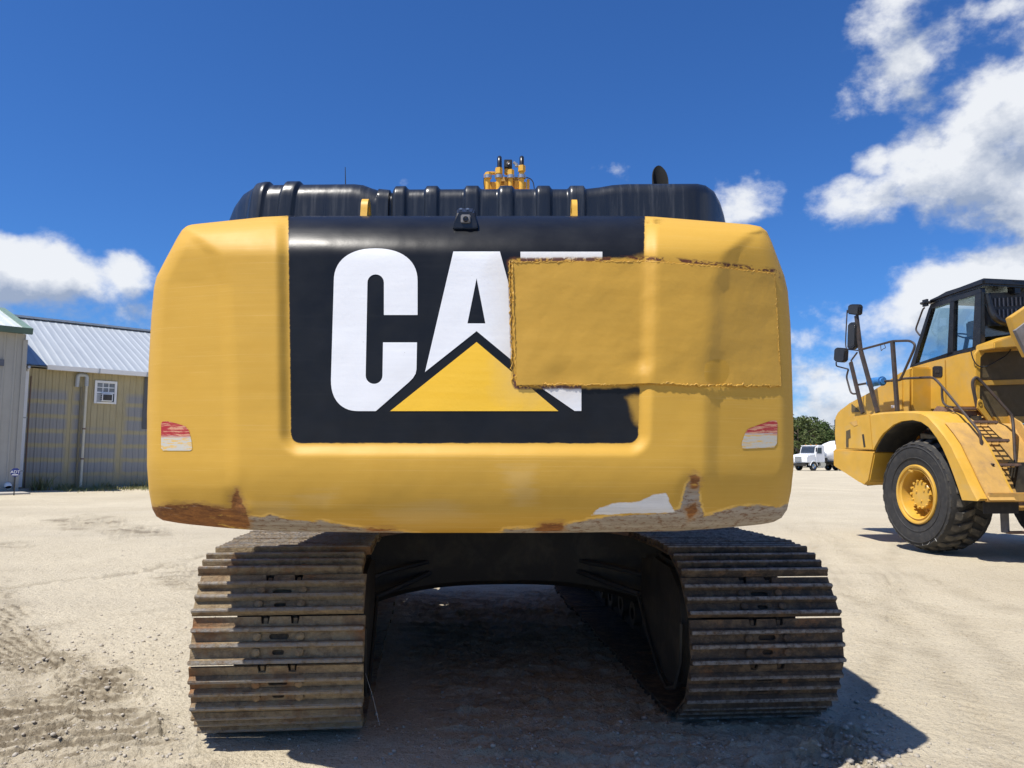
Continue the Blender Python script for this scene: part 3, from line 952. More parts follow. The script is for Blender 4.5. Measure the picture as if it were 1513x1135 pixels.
def build_exhaust():
    c = at(975.5, 262, 5.0); r = 12.4 / F * 5.0
    n = 24; zt = at(975.5, 240.5, 5.0).z; mb = MB(); rings = []
    for rr, z0 in ((r, None), (r, 1), (r * .88, 1), (r * .88, None)):
        ring = []
        for k in range(n):
            a = 2 * math.pi * k / n
            y = math.sin(a)
            z = c.z - .35 if z0 is None else zt - (1 - y) * r * 2.1
            ring.append(Vector((c.x + rr * math.cos(a), c.y + rr * y, z)))
        rings.append(ring)
    mb.loft(rings, True, False)
    mb.build('exhaust_pipe', simple('soot', (.004, .004, .004), .9, 0, .2, 5), exc, EXI)
    mb = MB(); mb.tube([at(510.5, 272, 5.2), at(510, 247, 5.2)], [.004, .0025], 6)
    mb.build('antenna', M['black_plastic'], exc, EXI)
build_exhaust()

# body, cab and boom ahead of the counterweight
def build_upper():
    mb = MB(); mb.box((-.17, 6.0, 1.72), (2.5, 3.6, .9), bevel=.04); mb.box((-.15, 6.8, 1.24), (1.9, 4.4, .16))
    mb.build('upper_frame', M['boom_yellow'], exc, EXI)
    for x in (-1.36, 1.02):
        mb = MB(); mb.box((x, 6.0, 1.95), (.10, 3.3, 1.0), bevel=.03); mb.build('side_door', M['boom_yellow'], exc, EXI)
    mb = MB()
    cx, y0, y1, w = -.95, 7.9, 9.5, .5
    mb.prism([(cx - w, y0, 1.35), (cx - w, y1, 1.35), (cx - w, y1 + .15, 2.0), (cx - w, y1 - .25, 3.05), (cx - w, y0, 3.05)], (2 * w, 0, 0), .05)
    c_ = mb.build('cab', M['black_plastic'], exc, EXI)
    for x in (cx - w - .006, cx + w + .006):
        mb = MB(); mb.prism([(x, y0 + .12, 2.05), (x, y1 - .05, 2.05), (x, y1 - .32, 2.92), (x, y0 + .12, 2.92)], (.006, 0, 0)); mb.build('window', M['window_glass'], c_)
    mb = MB(); mb.prism([(cx - .4, y0 - .006, 2.1), (cx + .4, y0 - .006, 2.1), (cx + .4, y0 - .006, 2.9), (cx - .4, y0 - .006, 2.9)], (0, .006, 0)); mb.build('window', M['window_glass'], c_)
    # boom: rises behind the hood, crests and runs down ahead
    top = at(748, 272, 9.0)
    bx = top.x
    prof = [(7.6, 1.7, .30), (8.2, 2.8, .45), (8.9, top.z - .60, .42), (9.5, top.z - .50, .42), (10.6, top.z - .45, .36), (13.2, 3.0, .22), (13.8, 2.6, .18)]
    rings = [[Vector((bx + sx * .24, y, z + sz * h)) for sx, sz in ((-1, -1), (1, -1), (1, 1), (-1, 1))] for y, z, h in prof]
    mb = MB(); mb.loft(rings); bmesh.ops.bevel(mb.bm, geom=mb.bm.edges[:], offset=.02, segments=2, affect='EDGES', clamp_overlap=True)
    boom = mb.build('boom', M['boom_yellow'], exc, EXI)
    mb = MB(); mb.loft([[Vector((bx + sx * .17, y, z + sz * h)) for sx, sz in ((-1, -1), (1, -1), (1, 1), (-1, 1))] for y, z, h in ((13.6, 2.9, .3), (13.3, 2.0, .32), (12.4, .75, .2))])
    mb.build('stick', M['boom_yellow'], exc, EXI)
    mb = MB(); mb.prism([(bx - .65, 12.6, .9), (bx - .65, 11.6, .75), (bx - .65, 11.4, .3), (bx - .65, 11.9, .05), (bx - .65, 12.6, .1)], (1.3, 0, 0), .03)
    mb.build('bucket', M['chassis'], exc, EXI)
    g = 9.0 / F
    def P(cx_, cy_, Y=9.0): return at(690 + cx_ / 7.32, 215 + cy_ / 7.32, Y)
    for x, yt, rr in ((228, 320, 3.6), (345, 270, 4.0), (474, 290, 3.6), (593, 245, 4.0)):
        mb = MB(); mb.tube([P(x - 4, 480), P(x, yt)], rr * g, 12); tb = mb.build('hydraulic_pipe', M['boom_yellow'], boom)
        mb = MB(); mb.lathe([(-.02, rr * g * 1.02), (-.02, rr * g * 1.55), (.02, rr * g * 1.55), (.02, rr * g * 1.02)], P(x, 340, 8.99), (0, 0, 1), 16); mb.build('clamp', M['steel'], tb)
        mb = MB(); mb.lathe([(-.035, rr * g), (-.035, rr * g * 1.45), (.035, rr * g * 1.45), (.035, rr * g)], P(x, yt + 8, 8.99), (0, 0, 1), 6); mb.build('fitting', M['boom_yellow'], tb)
    for x in (350, 592):
        mb = MB(); b0 = P(x, 262); tp = P(x, 100)
        mb.tube([b0, Vector((b0.x, b0.y + .02, tp.z - .06)), Vector((b0.x, b0.y + .07, tp.z)), Vector((b0.x, b0.y + .25, tp.z - .03)), Vector((b0.x, b0.y + .45, tp.z - .3))], 3.5 * g, 12, smooth_path=.08)
        mb.build('hydraulic_hose', M['black_paint'], boom)
    for x in (228, 474):
        mb = MB(); b0 = P(x, 322); mb.tube([b0, Vector((b0.x, b0.y + .12, b0.z + .06)), Vector((b0.x, b0.y + .4, b0.z + .02))], 2.6 * g, 10, smooth_path=.06); mb.build('hydraulic_hose', M['black_paint'], boom)
    mb = MB(); c = P(445, 210, 9.1); mb.box(c, (12.4 * g, .1, 12.6 * g), bevel=.006); bx_ = mb.build('lamp_box', M['black_plastic'], boom)
    mb = MB(); mb.lathe([(0, .0001), (.012, .018), (0, .024)], c + Vector((0, -.052, 0)), (0, -1, 0), 6); mb.build('bolt', M['steel'], bx_)
    for x, y0_, y1_, w_ in ((193, 312, 470, 2.6), (662, 370, 470, 4.5), (300, 400, 470, 10), (420, 395, 470, 5.5), (545, 385, 470, 9), (625, 400, 470, 5)):
        a, b2 = P(x, y1_, 9.05), P(x, y0_, 9.05)
        mb = MB(); mb.box((a + b2) / 2, (w_ * g, .05, b2.z - a.z), bevel=.004); mb.build('pipe_bracket', M['boom_yellow'], boom)
    mb = MB(); mb.box(P(435, 445, 9.16), (58 * g, .06, 13 * g), bevel=.012); mb.build('pipe_manifold', M['boom_yellow'], boom)
    mb = MB(); mb.box(P(440, 375, 9.14), (34 * g, .05, 9 * g), bevel=.012); mb.build('pipe_manifold', M['dusty_yellow'], boom)
    mb = MB(); mb.box(P(258, 300, 9.06), (13 * g, .06, 3 * g), bevel=.004); mb.build('pipe_bracket', M['boom_yellow'], boom)
    mb = MB(); mb.box(P(430, 285, 9.1), (7 * g, .06, 9 * g), bevel=.01); mb.build('pipe_bracket', M['boom_yellow'], boom)
    mb = MB(); mb.box(P(430, 290, 9.2), (8 * g, .05, 8 * g), bevel=.01); mb.build('coupling', M['steel'], boom)
    mb = MB(); mb.tube([P(505, 180), P(530, 200), P(545, 215)], 2.2 * g, 8); mb.build('coupling', M['steel'], boom)
    mb = MB(); mb.tube([P(520, 222), P(560, 225)], 2 * g, 8); mb.build('coupling', M['steel'], boom)
    mb = MB(); mb.tube([P(640, 345), P(690, 360), P(718, 400), P(728, 470)], .006, 6, smooth_path=.05); mb.build('cable', M['black_plastic'], boom)
    mb = MB(); mb.tube([P(185, 350), P(182, 400), P(190, 470)], .006, 6); mb.build('cable', M['black_plastic'], boom)
build_upper()

# ---------------------------------------------------------------- undercarriage
UND = sub('undercarriage', exc, (0, 0, 0), R(5.9))
def mat_shoe(name, mud, mud2, steel, amt):
    m, T, b = new_mat(name)
    tc = T.node('ShaderNodeTexCoord'); oi = T.node('ShaderNodeObjectInfo')
    p = T.vmath('ADD', tc.outputs['Object'], T.vmath('SCALE', (7.3, 3.1, 9.7), oi.outputs['Random']))
    geo = T.node('ShaderNodeNewGeometry')
    n1 = T.noise(T.mapping(p, scale=(1, 1.3, 1.3)), 9, 9, .72); n2 = T.noise(p, 34, 7, .7)
    c = T.mix(T.ramp(n2, .3, .7), steel, tuple(x * 1.9 for x in steel))
    md = T.mix(T.ramp(n2, .35, .65), mud, mud2)
    md = T.mix(T.ramp(T.noise(p, 3.2, 4, .6), .55, .68), md, (.25, .125, .055))
    k = T.ramp(n1, .58 - amt * .3, .76 - amt * .3)
    # polished grouser tips
    sp = T.node('ShaderNodeSeparateXYZ'); T.l.new(tc.outputs['Object'], sp.inputs[0])
    tip = T.ramp(sp.outputs[2], .094, .099)
    c = T.mix(k, c, md)
    c = T.mix(T.math('MULTIPLY', tip, T.ramp(n2, .36, .6)), c, (.27, .25, .225))
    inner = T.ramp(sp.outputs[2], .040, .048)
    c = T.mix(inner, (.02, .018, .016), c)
    finish(T, b, c, T.mix(tip, .85, .45), 0, T.math('ADD', T.math('MULTIPLY', n1, .9), T.math('MULTIPLY', n2, .7)), .022, .35)
    return m

def shoe_mesh(name, mat):
    W = .45
    outer = [(-W, -.118), (-.102, -.118), (-.096, -.082), (-.060, -.082), (-.054, -.118), (.054, -.118), (.060, -.082), (.096, -.082), (.102, -.118), (W, -.118), (W, .118), (-W, .118)]
    def slot(cu, hw, hh): return [(x, y) for x, y in arc(hw - hh, cu, hh, hh, -90, 90, 5) + arc(-hw + hh, cu, hh, hh, 90, 270, 5)]
    holes = [slot(-.016, .052, .0145), slot(.064, .032, .0125)]
    vv = []; ee = []
    for pl in [outer] + holes:
        b = len(vv); vv += pl; ee += [(b + i, b + (i + 1) % len(pl)) for i in range(len(pl))]
    r = delaunay_2d_cdt([Vector(p) for p in vv], ee, [], 0, 1e-5)
    co = np.array([p[:] for p in r[0]]); fs = [list(f) for f in r[2]]
    cen = np.array([co[f].mean(0) for f in fs])
    ok = sdf(outer, cen[:, 0], cen[:, 1]) < 0
    for h in holes: ok &= sdf(h, cen[:, 0], cen[:, 1]) > 0
    mb = MB(); bm = mb.bm
    vs = [bm.verts.new((p[0], p[1], .051)) for p in co]
    faces = [bm.faces.new([vs[i] for i in f]) for f, k in zip(fs, ok) if k]
    ex = bmesh.ops.extrude_face_region(bm, geom=faces)
    for g in ex['geom']:
        if isinstance(g, bmesh.types.BMVert): g.co.z = .065
    bm.faces.ensure_lookup_table()
    for cu, b0, b1, t0, t1, h in ((-.054, -.018, .018, -.009, .011, .036), (.024, -.018, .018, -.010, .011, .036), (.105, -.016, .015, -.006, .014, .038)):
        mb.prism([(-W + .002, cu + b0, .0652), (-W + .002, cu + b1, .0652), (-W + .004, cu + t1, .0652 + h), (-W + .004, cu + t0, .0652 + h)], (2 * W - .004, 0, 0), .004)
    for x in (-.112, .112):
        for cu in (-.016, .064):
            mb.lathe([(0, .024), (.015, .022), (.019, .015), (.019, .0001)], (x, cu, .0655), (0, 0, 1), 8)
    mb.box((0, .02, .028), (.115, .19, .03))  # added filler block under the slots, keeps sun from shining through
    for x in (-.078, .078):
        mb.box((x, 0, .005), (.036, .235, .088), bevel=.008)
    me_o = mb.build(name, mat)
    me = me_o.data
    bpy.data.objects.remove(me_o)
    return me

A_, RP, ZC, NS = 2.03, .42, .517, 49
PER = 4 * A_ + 2 * math.pi * RP
def chain(s):
    s %= PER
    if s < 2 * A_: return Vector((0, A_ - s, ZC + RP))
    s -= 2 * A_
    if s < math.pi * RP:
        a = math.pi / 2 + s / RP
        return Vector((0, -A_ + RP * math.cos(a), ZC + RP * math.sin(a)))
    s -= math.pi * RP
    if s < 2 * A_: return Vector((0, -A_ + s, ZC - RP))
    s -= 2 * A_
    a = 1.5 * math.pi + s / RP
    return Vector((0, A_ + RP * math.cos(a), ZC + RP * math.sin(a)))

def build_track(xc, me, phase, side):
    tr = sub('track', UND, (xc, 0, 0))
    pit = PER / NS
    for k in range(NS):
        a, b = chain((k + phase) * pit), chain((k + 1 + phase) * pit)
        t = (b - a).normalized(); n = Vector((1, 0, 0)).cross(t); n = -n
        c = (a + b) / 2
        if n.dot(c - Vector((0, max(-A_, min(A_, c.y)), ZC))) < 0: n = -n
        x = t.cross(n)
        o = bpy.data.objects.new('track_shoe', me)
        col.objects.link(o)
        o.parent = tr
        jit = rng.normal(0, .007)
        mt = Matrix((x, t, n)).transposed().to_4x4()
        mt.translation = c + Vector((jit, 0, 0)) + n * rng.normal(0, .0012)
        o.matrix_local = mt @ Matrix.Rotation(rng.normal(0, .012), 4, 'X') @ Matrix.Rotation(rng.normal(0, .004), 4, 'Y')
    mb = MB()
    mb.box((0, 0, .56), (.34, 3.3, .40), bevel=.04)
    mb.build('track_frame', M['chassis'], tr)
    for y in (-A_, A_):
        mb = MB(); mb.lathe([(-.25, .05), (-.25, .33), (-.07, .36), (-.05, .39), (.05, .39), (.07, .36), (.25, .33), (.25, .05)], (0, y, ZC), (1, 0, 0), 36)  # drum made extra wide to block sun leaking through the shoe gaps
        if y < 0:
            for k in range(12):
                a = 2 * math.pi * k / 12
                mb.box((0, y + .40 * math.cos(a), ZC + .40 * math.sin(a)), (.07, .07, .07), Matrix.Rotation(a, 3, 'X'), .01)
        mb.build('sprocket' if y < 0 else 'idler_wheel', M['chassis'], tr)
    for y in np.linspace(-1.45, 1.45, 8):
        mb = MB(); mb.lathe([(-.18, .05), (-.18, .10), (.18, .10), (.18, .05)], (0, y, .245), (1, 0, 0), 14); mb.build('roller', M['chassis'], tr)
    for y in (-.7, .7):
        mb = MB(); mb.lathe([(-.14, .03), (-.14, .075), (.14, .075), (.14, .03)], (0, y, ZC + RP - .12), (1, 0, 0), 14); mb.build('carrier_roller', M['chassis'], tr)
    # travel motor guard on the inner face of the sprocket
    s = side
    sh = [(-2.36, .62), (-2.30, .82), (-2.12, .93), (-1.78, .95), (-1.45, .90), (-1.40, .62), (-1.62, .42), (-1.90, .22), (-2.06, .17), (-2.22, .22), (-2.34, .40)]
    mb = MB(); mb.prism([(s * .30, y, z) for y, z in sh], (s * .14, 0, 0), .03)
    g = mb.build('travel_motor_guard', M['dirty_black'], tr)
    mb = MB(); mb.tube([(s * .452, y, z) for y, z in sh[5:] + sh[:1]], .012, 6); mb.build('guard_rim', M['chassis'], g)
    return tr
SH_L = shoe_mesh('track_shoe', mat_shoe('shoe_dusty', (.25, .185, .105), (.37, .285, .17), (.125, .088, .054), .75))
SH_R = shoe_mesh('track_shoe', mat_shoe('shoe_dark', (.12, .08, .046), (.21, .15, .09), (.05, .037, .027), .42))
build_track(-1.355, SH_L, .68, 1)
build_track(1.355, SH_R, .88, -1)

def build_carbody():
    mb = MB()
    rings = []
    for i in range(21):
        x = -1.2 + 2.4 * i / 20
        q = abs(x) / 1.2
        zb = .61 - .20 * q ** 3.0
        zt = 1.08 - .12 * q ** 2
        yb = -.95 - .25 * q ** 2
        rings.append([Vector((x, yb, zb + .04)), Vector((x, yb - .03, (zb + zt) / 2)), Vector((x, yb + .02, zt)), Vector((x, .95 + .25 * q ** 2, zt)), Vector((x, .95 + .25 * q ** 2, zb)), Vector((x, yb + .06, zb))])
    mb.loft(rings)
    mb.build('car_body', M['dirty_black'], UND)
    mb = MB(); mb.lathe([(0, .4), (0, .78), (.13, .78), (.13, .4)], (0, 0, 1.06), (0, 0, 1), 48); mb.build('swing_bearing', M['chassis'], UND)
    mb = MB(); mb.tube([(x, -.97 - .25 * (abs(x) / 1.2) ** 2, 1.075 - .12 * (abs(x) / 1.2) ** 2) for x in np.linspace(-1.1, 1.1, 18)], .018, 8); mb.build('guard_rim', M['step_steel'], UND)
    for sx in (-1, 1):
        mb = MB()
        mb.tube([(sx * .55, -1.0, .72), (sx * .75, -1.22, .66), (sx * .98, -1.45, .60)], .022, 8, smooth_path=.1)
        mb.tube([(sx * .55, -1.0, .80), (sx * .78, -1.25, .78), (sx * .98, -1.42, .74)], .018, 8, smooth_path=.1)
        mb.build('travel_hose', M['black_plastic'], UND)
build_carbody()
def build_wire():
    mb = MB(); p = at(540, 995, 4.35)
    mb.tube([p, at(551, 1030, 4.36), at(561, 1072, 4.30)], .0008, 5); mb.build('loose_wire', M['galv'], exc, EXI)
build_wire()

# ================================================================== BUILDINGS ON THE LEFT
WA = on_ground(32, 724.5); WB = on_ground(218, 720.3)
WDIR = (Vector((WB.x, WB.y, 0)) - Vector((WA.x, WA.y, 0))).normalized()
WBACK = Vector((-WDIR.y, WDIR.x, 0))          # away from the yard
WROT = math.atan2(WDIR.y, WDIR.x)

def wall_point(px, py, origin, n=None):
    """point of the vertical wall plane through origin seen at a pixel, as (along, up)"""
    d = Vector(ray(px, py)); O = Vector((0, 0, CAM_H)); n = WBACK
    t = (origin - O).dot(n) / d.dot(n)
    p = O + d * t - origin
    return p.dot(WDIR), p.z

def ribbed(length_w, height, rib=.022, pitch=.229, flat=.6, minor=2):
    """cross-section (x, depth) of one metal sheet; depth grows towards the viewer (-y)"""
    pts = []
    n = max(1, int(round(length_w / pitch)))
    p = length_w / n
    for k in range(n):
        x0 = k * p
        pts += [(x0, 0), (x0 + p * .06, 0), (x0 + p * .14, rib), (x0 + p * .26, rib), (x0 + p * .34, 0)]
        if minor:
            for m in range(minor):
                xm = x0 + p * (.34 + .66 * (m + 1) / (minor + 1))
                pts += [(xm - p * .04, 0), (xm, rib * .2), (xm + p * .04, 0)]
    pts.append((length_w, 0))
    return pts

def sheet(mb, prof, a, up, out):
    """extrude a ribbed profile: a = lower-left corner, up = vector, out = unit vector towards viewer; profile runs along ex"""
    a, ex = a
    lo = [a + ex * x + out * d for x, d in prof]
    vs0 = [mb.bm.verts.new(p) for p in lo]; vs1 = [mb.bm.verts.new(p + up) for p in lo]
    for k in range(len(lo) - 1):
        mb.bm.faces.new((vs0[k], vs0[k + 1], vs1[k + 1], vs1[k]))

def mat_tan_wall():
    m, T, b = new_mat('tan_metal_wall')
    geo = T.node('ShaderNodeTexCoord'); p = geo.outputs['Object']
    sp = T.node('ShaderNodeSeparateXYZ'); T.l.new(p, sp.inputs[0])
    x, z = sp.outputs[0], sp.outputs[2]
    n = T.noise(T.mapping(p, scale=(1, 1, .5)), 2.2, 6, .65); st = T.noise(T.mapping(p, scale=(5, 5, .25)), 2.6, 6, .7)
    c = T.mix(T.ramp(n, .35, .7), (.40, .34, .20), (.45, .385, .235))
    c = T.mix(T.math('MULTIPLY', T.ramp(st, .5, .75), .35), c, (.26, .235, .17))
    # grey places where the tan coat has weathered off, in bands between the wall girts
    zz = T.math('FRACT', T.math('DIVIDE', T.math('ADD', z, T.math('MULTIPLY', T.math('SUBTRACT', n, .5), .16)), .62))
    band = T.math('MULTIPLY', T.ramp(zz, .08, .22), T.ramp(zz, .95, .80))
    xx = T.math('FRACT', T.math('DIVIDE', T.math('ADD', x, T.math('MULTIPLY', T.math('SUBTRACT', n, .5), .3)), 2.05))
    colb = T.math('MULTIPLY', T.ramp(xx, .02, .12), T.ramp(xx, .98, .90))
    hi = T.math('MULTIPLY', T.ramp(z, 4.35, 4.05), T.ramp(z, .25, .7))
    k = T.math('MULTIPLY', T.math('MULTIPLY', band, colb), T.math('MULTIPLY', hi, T.ramp(T.math('ADD', n, T.math('MULTIPLY', st, .6)), .42, .62)))
    win = T.math('MULTIPLY', T.ramp(T.math('ABSOLUTE', T.math('SUBTRACT', x, WIN_X)), .75, 1.05), 1.0)
    win = T.math('MAXIMUM', win, T.ramp(z, 2.75, 2.45))
    k = T.math('MULTIPLY', k, win)
    c = T.mix(T.math('MULTIPLY', k, .85), c, (.275, .285, .305))
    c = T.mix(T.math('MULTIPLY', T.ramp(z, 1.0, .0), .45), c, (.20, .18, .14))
    finish(T, b, c, .6, 0, None, 0, .3)
    return m

def build_buildings():
    global WIN_X
    a0 = Vector((WA.x, WA.y, 0)) - WDIR * .45
    s_win, z_win0 = wall_point(139.5, 596, a0); _, z_win1 = wall_point(140, 562, a0)
    s_w0, _ = wall_point(139, 580, a0); s_w1, _ = wall_point(172, 580, a0)
    WIN_X = (s_w0 + s_w1) / 2
    _, z_eave = wall_point(120, 549, a0)
    t = thing('metal_building', 'long tan metal building with weathered grey bands and a white metal roof', 'building', a0, WROT)
    Lw, pw = 15.6, 1.3
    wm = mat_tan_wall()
    EX, OUTV, UP = Vector((1, 0, 0)), Vector((0, -1, 0)), Vector((0, 0, 1))
    n = int(Lw / pw)
    for k in range(n):
        mb = MB(); sheet(mb, ribbed(pw, z_eave, .025, .26, minor=1), (Vector((k * pw, -.002 * (k % 2), 0)), EX), Vector((0, 0, z_eave)), OUTV)
        mb.build('wall_panel', wm, t, fix=False)
    mb = MB(); mb.box((Lw / 2, 4.05, z_eave / 2), (Lw - .02, 8, z_eave - .02)); mb.build('shell', wm, t)
    # roof
    _, zr_ = wall_point(120, 480, a0)
    run, rise = 6.0, 0.0
    # ridge height from the picture: the ridge line passes (120, 482) and (218, 493)
    d = Vector(ray(200, 491)); O = Vector((0, 0, CAM_H))
    org = a0 + WBACK * run
    tt = (org - O).dot(WBACK) / d.dot(WBACK)
    zr = (O + d * tt).z
    slope = Vector((0, run + .35, zr - z_eave))
    rn = Vector((0, -(zr - z_eave), run + .35)).normalized()
    rm = simple('white_roof_metal', (.40, .435, .465), .5, .1, .05, 1.2, (.345, .375, .405), .35, stretch=(3, .3, .3))
    for k in range(n):
        for j in range(2):
            mb = MB(); sheet(mb, ribbed(pw, 1, .014, .325, minor=0), (Vector((k * pw, -.35, z_eave + .10)) + slope * (.5 * j) + rn * (.012 * (1 - j)), EX), slope * (.5 + (.01 if j == 0 else 0)), rn)
            mb.build('roof_panel', rm, t, fix=False)
    mb = MB(); mb.prism([(0, -.35, z_eave + .06), (0, run, zr + .08), (0, 2 * run, z_eave + .06)], (Lw, 0, 0)); mb.build('roof_frame', M['galv'], t)
    mb = MB(); mb.box((Lw / 2, run, zr + .14), (Lw, .5, .10)); mb.build('ridge_cap', M['galv'], t)
    # gutter and downspout
    mb = MB()
    mb.prism([(1.0, -.36, z_eave - .06), (1.0, -.52, z_eave - .06), (1.0, -.55, z_eave + .13), (1.0, -.36, z_eave + .13)], (Lw - 1.0, 0, 0))
    g = mb.build('gutter', M['white_paint'], t)
    for k in range(1, 7):
        mb = MB(); mb.box((1.0 + k * 2.0, -.456, z_eave + .035), (.05, .215, .215)); mb.build('gutter_joint', M['galv'], g)
    s_d, _ = wall_point(33.5, 640, a0)
    mb = MB(); mb.box((s_d, -.10, z_eave / 2 + .05), (.13, .11, z_eave - .15), bevel=.012); dsp = mb.build('downspout', M['white_paint'], t)
    mb = MB(); mb.tube([(s_d, -.10, z_eave - .15), (s_d, -.40, z_eave)], .055, 8); mb.build('elbow', M['white_paint'], dsp)
    for z in (.8, 3.0):
        mb = MB(); mb.box((s_d, -.105, z), (.19, .125, .05)); mb.build('strap', M['galv'], dsp)
    s_e, _ = wall_point(43, 600, a0)
    mb = MB(); mb.tube([(s_e, -.05, .1), (s_e, -.05, z_eave - .35)], .022, 6); mb.build('conduit', M['step_steel'], t)
    # PVC stack and old pipe
    pts = [wall_point(x, y, a0) for x, y in ((117.5, 718), (126.5, 566))]
    mb = MB(); mb.tube([(pts[0][0], -.16, 0), (pts[1][0], -.16, pts[1][1])], .055, 10); pv = mb.build('vent_pipe', simple('pvc', (.62, .58, .46), .5, 0, .08, 4), t)
    mb = MB(); mb.tube([(pts[1][0], -.16, pts[1][1] - .15), (pts[1][0], -.16, pts[1][1] + .32), (pts[1][0] - .34, -.12, pts[1][1] + .34), (pts[1][0] - .36, -.10, pts[1][1] - .2)], .085, 10, smooth_path=.12); mb.build('elbow', M['galv'], pv)
    q = [wall_point(x, y, a0) for x, y in ((113.5, 718), (122, 572))]
    mb = MB(); mb.tube([(q[0][0] - .06, -.09, 0), (q[1][0] - .06, -.09, q[1][1])], .045, 8); mb.build('conduit', simple('tan_pipe', (.22, .19, .12), .6), t)
    for z in (1.3, 2.6):
        mb = MB(); mb.tube([(pts[0][0] + (pts[1][0] - pts[0][0]) * z / pts[1][1], -.16, z - .03), (pts[0][0] + (pts[1][0] - pts[0][0]) * z / pts[1][1], -.16, z + .03)], .068, 10); mb.build('strap', M['step_steel'], pv)
    # window with an air conditioner in its lower half
    w0, w1, zb, zt = s_w0, s_w1, z_win0, z_win1
    fw = .10; zm = (zb + zt) / 2 - .02
    def fr(x0, x1, z0, z1, name, par, d=.05, y=-.03, m=M['white_paint']):
        mb = MB(); mb.box(((x0 + x1) / 2, y - d / 2, (z0 + z1) / 2), (x1 - x0, d, z1 - z0), bevel=.008); return mb.build(name, m, par)
    mb = MB()
    mb.box(((w0 + w1) / 2, -.02, (zb + zt) / 2), (w1 - w0 - .1, .03, zt - zb - .1)); W_ = mb.build('window', M['window_glass'], t)
    fr(w0, w0 + fw, zb, zt, 'frame', W_); fr(w1 - fw, w1, zb, zt, 'frame', W_); fr(w0 + fw, w1 - fw, zt - fw, zt, 'frame', W_); fr(w0 + fw, w1 - fw, zb, zb + fw * .8, 'sill', W_, .08)
    fr(w0 + fw, w1 - fw, zm - .03, zm + .04, 'sash', W_, .04)
    iw = (w1 - w0 - 2 * fw); ih = zt - fw - zm - .04
    for k in (1, 2):
        fr(w0 + fw + iw * k / 3 - .018, w0 + fw + iw * k / 3 + .018, zm + .04, zt - fw, 'muntin', W_, .025)
    fr(w0 + fw, w1 - fw, zm + .04 + ih / 2 - .018, zm + .04 + ih / 2 + .018, 'muntin', W_, .022)
    for k in range(7):
        z = zm + .07 + ih * k / 7
        fr(w0 + fw, w1 - fw, z, z + .028, 'blind_slat', W_, .008, -.034, M['galv'])
    cpos = a0 + WDIR * ((w0 + w1) / 2) + Vector((0, 0, zb + .1))
    ac = thing('air_conditioner', 'boxy air conditioner set in the lower half of the tan wall window', 'air conditioner', cpos, WROT)
    hh = zm - zb - .15; ww = iw * .62; x0 = -iw / 2 + iw * .22
    mb = MB(); mb.box((x0 + ww / 2, -.16, hh / 2), (ww, .24, hh), bevel=.015); mb.build('case', M['white_paint'], ac)
    mb = MB(); mb.box((x0 + ww / 2, -.282, hh / 2), (ww - .08, .012, hh - .08)); gr = mb.build('grille', M['chassis'], ac)
    for k in range(6):
        mb = MB(); mb.box((x0 + ww / 2, -.292, hh * (k + 1) / 7), (ww - .1, .008, .012)); mb.build('slat', M['grey_cloth'], gr)
    for k in range(3):
        mb = MB(); mb.box((x0 - .001, -.17, hh * (.25 + .25 * k)), (.010, .14, .06)); mb.build('vent', M['chassis'], ac)
    mb = MB(); mb.box((-iw / 2 + iw * .13, -.055, hh / 2), (iw * .25, .02, hh)); mb.build('side_panel', M['galv'], ac)
    # grey door panel seen at the right end of the wall
    s0, z0 = wall_point(209.5, 634, a0); s1, z1 = wall_point(225, 558, a0)
    mb = MB(); mb.box(((s0 + s1) / 2, -.045, (z0 + z1) / 2), (s1 - s0, .03, z1 - z0)); mb.build('blanking_panel', simple('grey_sheet', (.10, .10, .105), .6), t)
    # concrete strip along the foot of the wall
    mb = MB(); mb.box((Lw / 2, -.25, .03), (Lw, .3, .10)); mb.build('footing', M['concrete'], t)

    # nearer beige building at the left edge
    b0 = on_ground(22, 727.5)
    bo = Vector((b0.x, b0.y, 0))
    d1 = wall_point(38, 494, bo)
    ze = d1[1]
    tb = thing('metal_shop', 'beige ribbed metal building with green roof trim at left edge', 'building', bo, WROT)
    bm_ = simple('beige_metal', (.36, .35, .315), .55, 0, .06, 2, (.28, .27, .24), .3, stretch=(3, 3, .3))
    Lb = 9.0
    for k in range(8):
        mb = MB(); sheet(mb, ribbed(1.12, ze, .035, .375, minor=0), (Vector((-1.12 * (k + 1), 0, 0)), EX), Vector((0, 0, ze)), OUTV); mb.build('wall_panel', bm_, tb, fix=False)
    mb = MB(); mb.box((-Lb / 2 + .01, 4.6, ze / 2), (Lb - .03, 9.15, ze - .03)); mb.build('shell', bm_, tb)
    mb = MB(); mb.box((.02, -.035, ze / 2 - .1), (.16, .05, ze - .25)); mb.build('corner_trim', bm_, tb)
    for k in range(4):
        mb = MB(); sheet(mb, ribbed(1.12, ze, .035, .375, minor=0), (Vector((.012, 1.12 * (k), 0)), Vector((0, 1, 0))), Vector((0, 0, ze)), Vector((1, 0, 0))); mb.build('wall_panel', bm_, tb, fix=False)
    rr = 5.0
    dd = Vector(ray(2, 456)); 
    # rake runs back over the gable; its slope matches the photograph
    org = bo + WDIR * .1
    tt = (org - O).dot(WDIR) / dd.dot(WDIR)
    pp_ = O + dd * tt - org
    sl = (pp_.z - ze - .12) / max(.5, pp_.dot(WBACK) + .4)
    sl = max(.12, min(.6, sl))
    sv = Vector((0, rr + .4, (rr + .4) * sl)); rn2 = Vector((0, -sl, 1)).normalized()
    rm2 = simple('pale_roof_metal', (.56, .60, .59), .45, .1, .06, 1.5)
    for k in range(8):
        mb = MB(); sheet(mb, ribbed(1.12, 1, .05, .375, minor=0), (Vector((.0 - 1.12 * (k + 1), -.4, ze + .12)), EX), sv, rn2); mb.build('roof_panel', rm2, tb, fix=False)
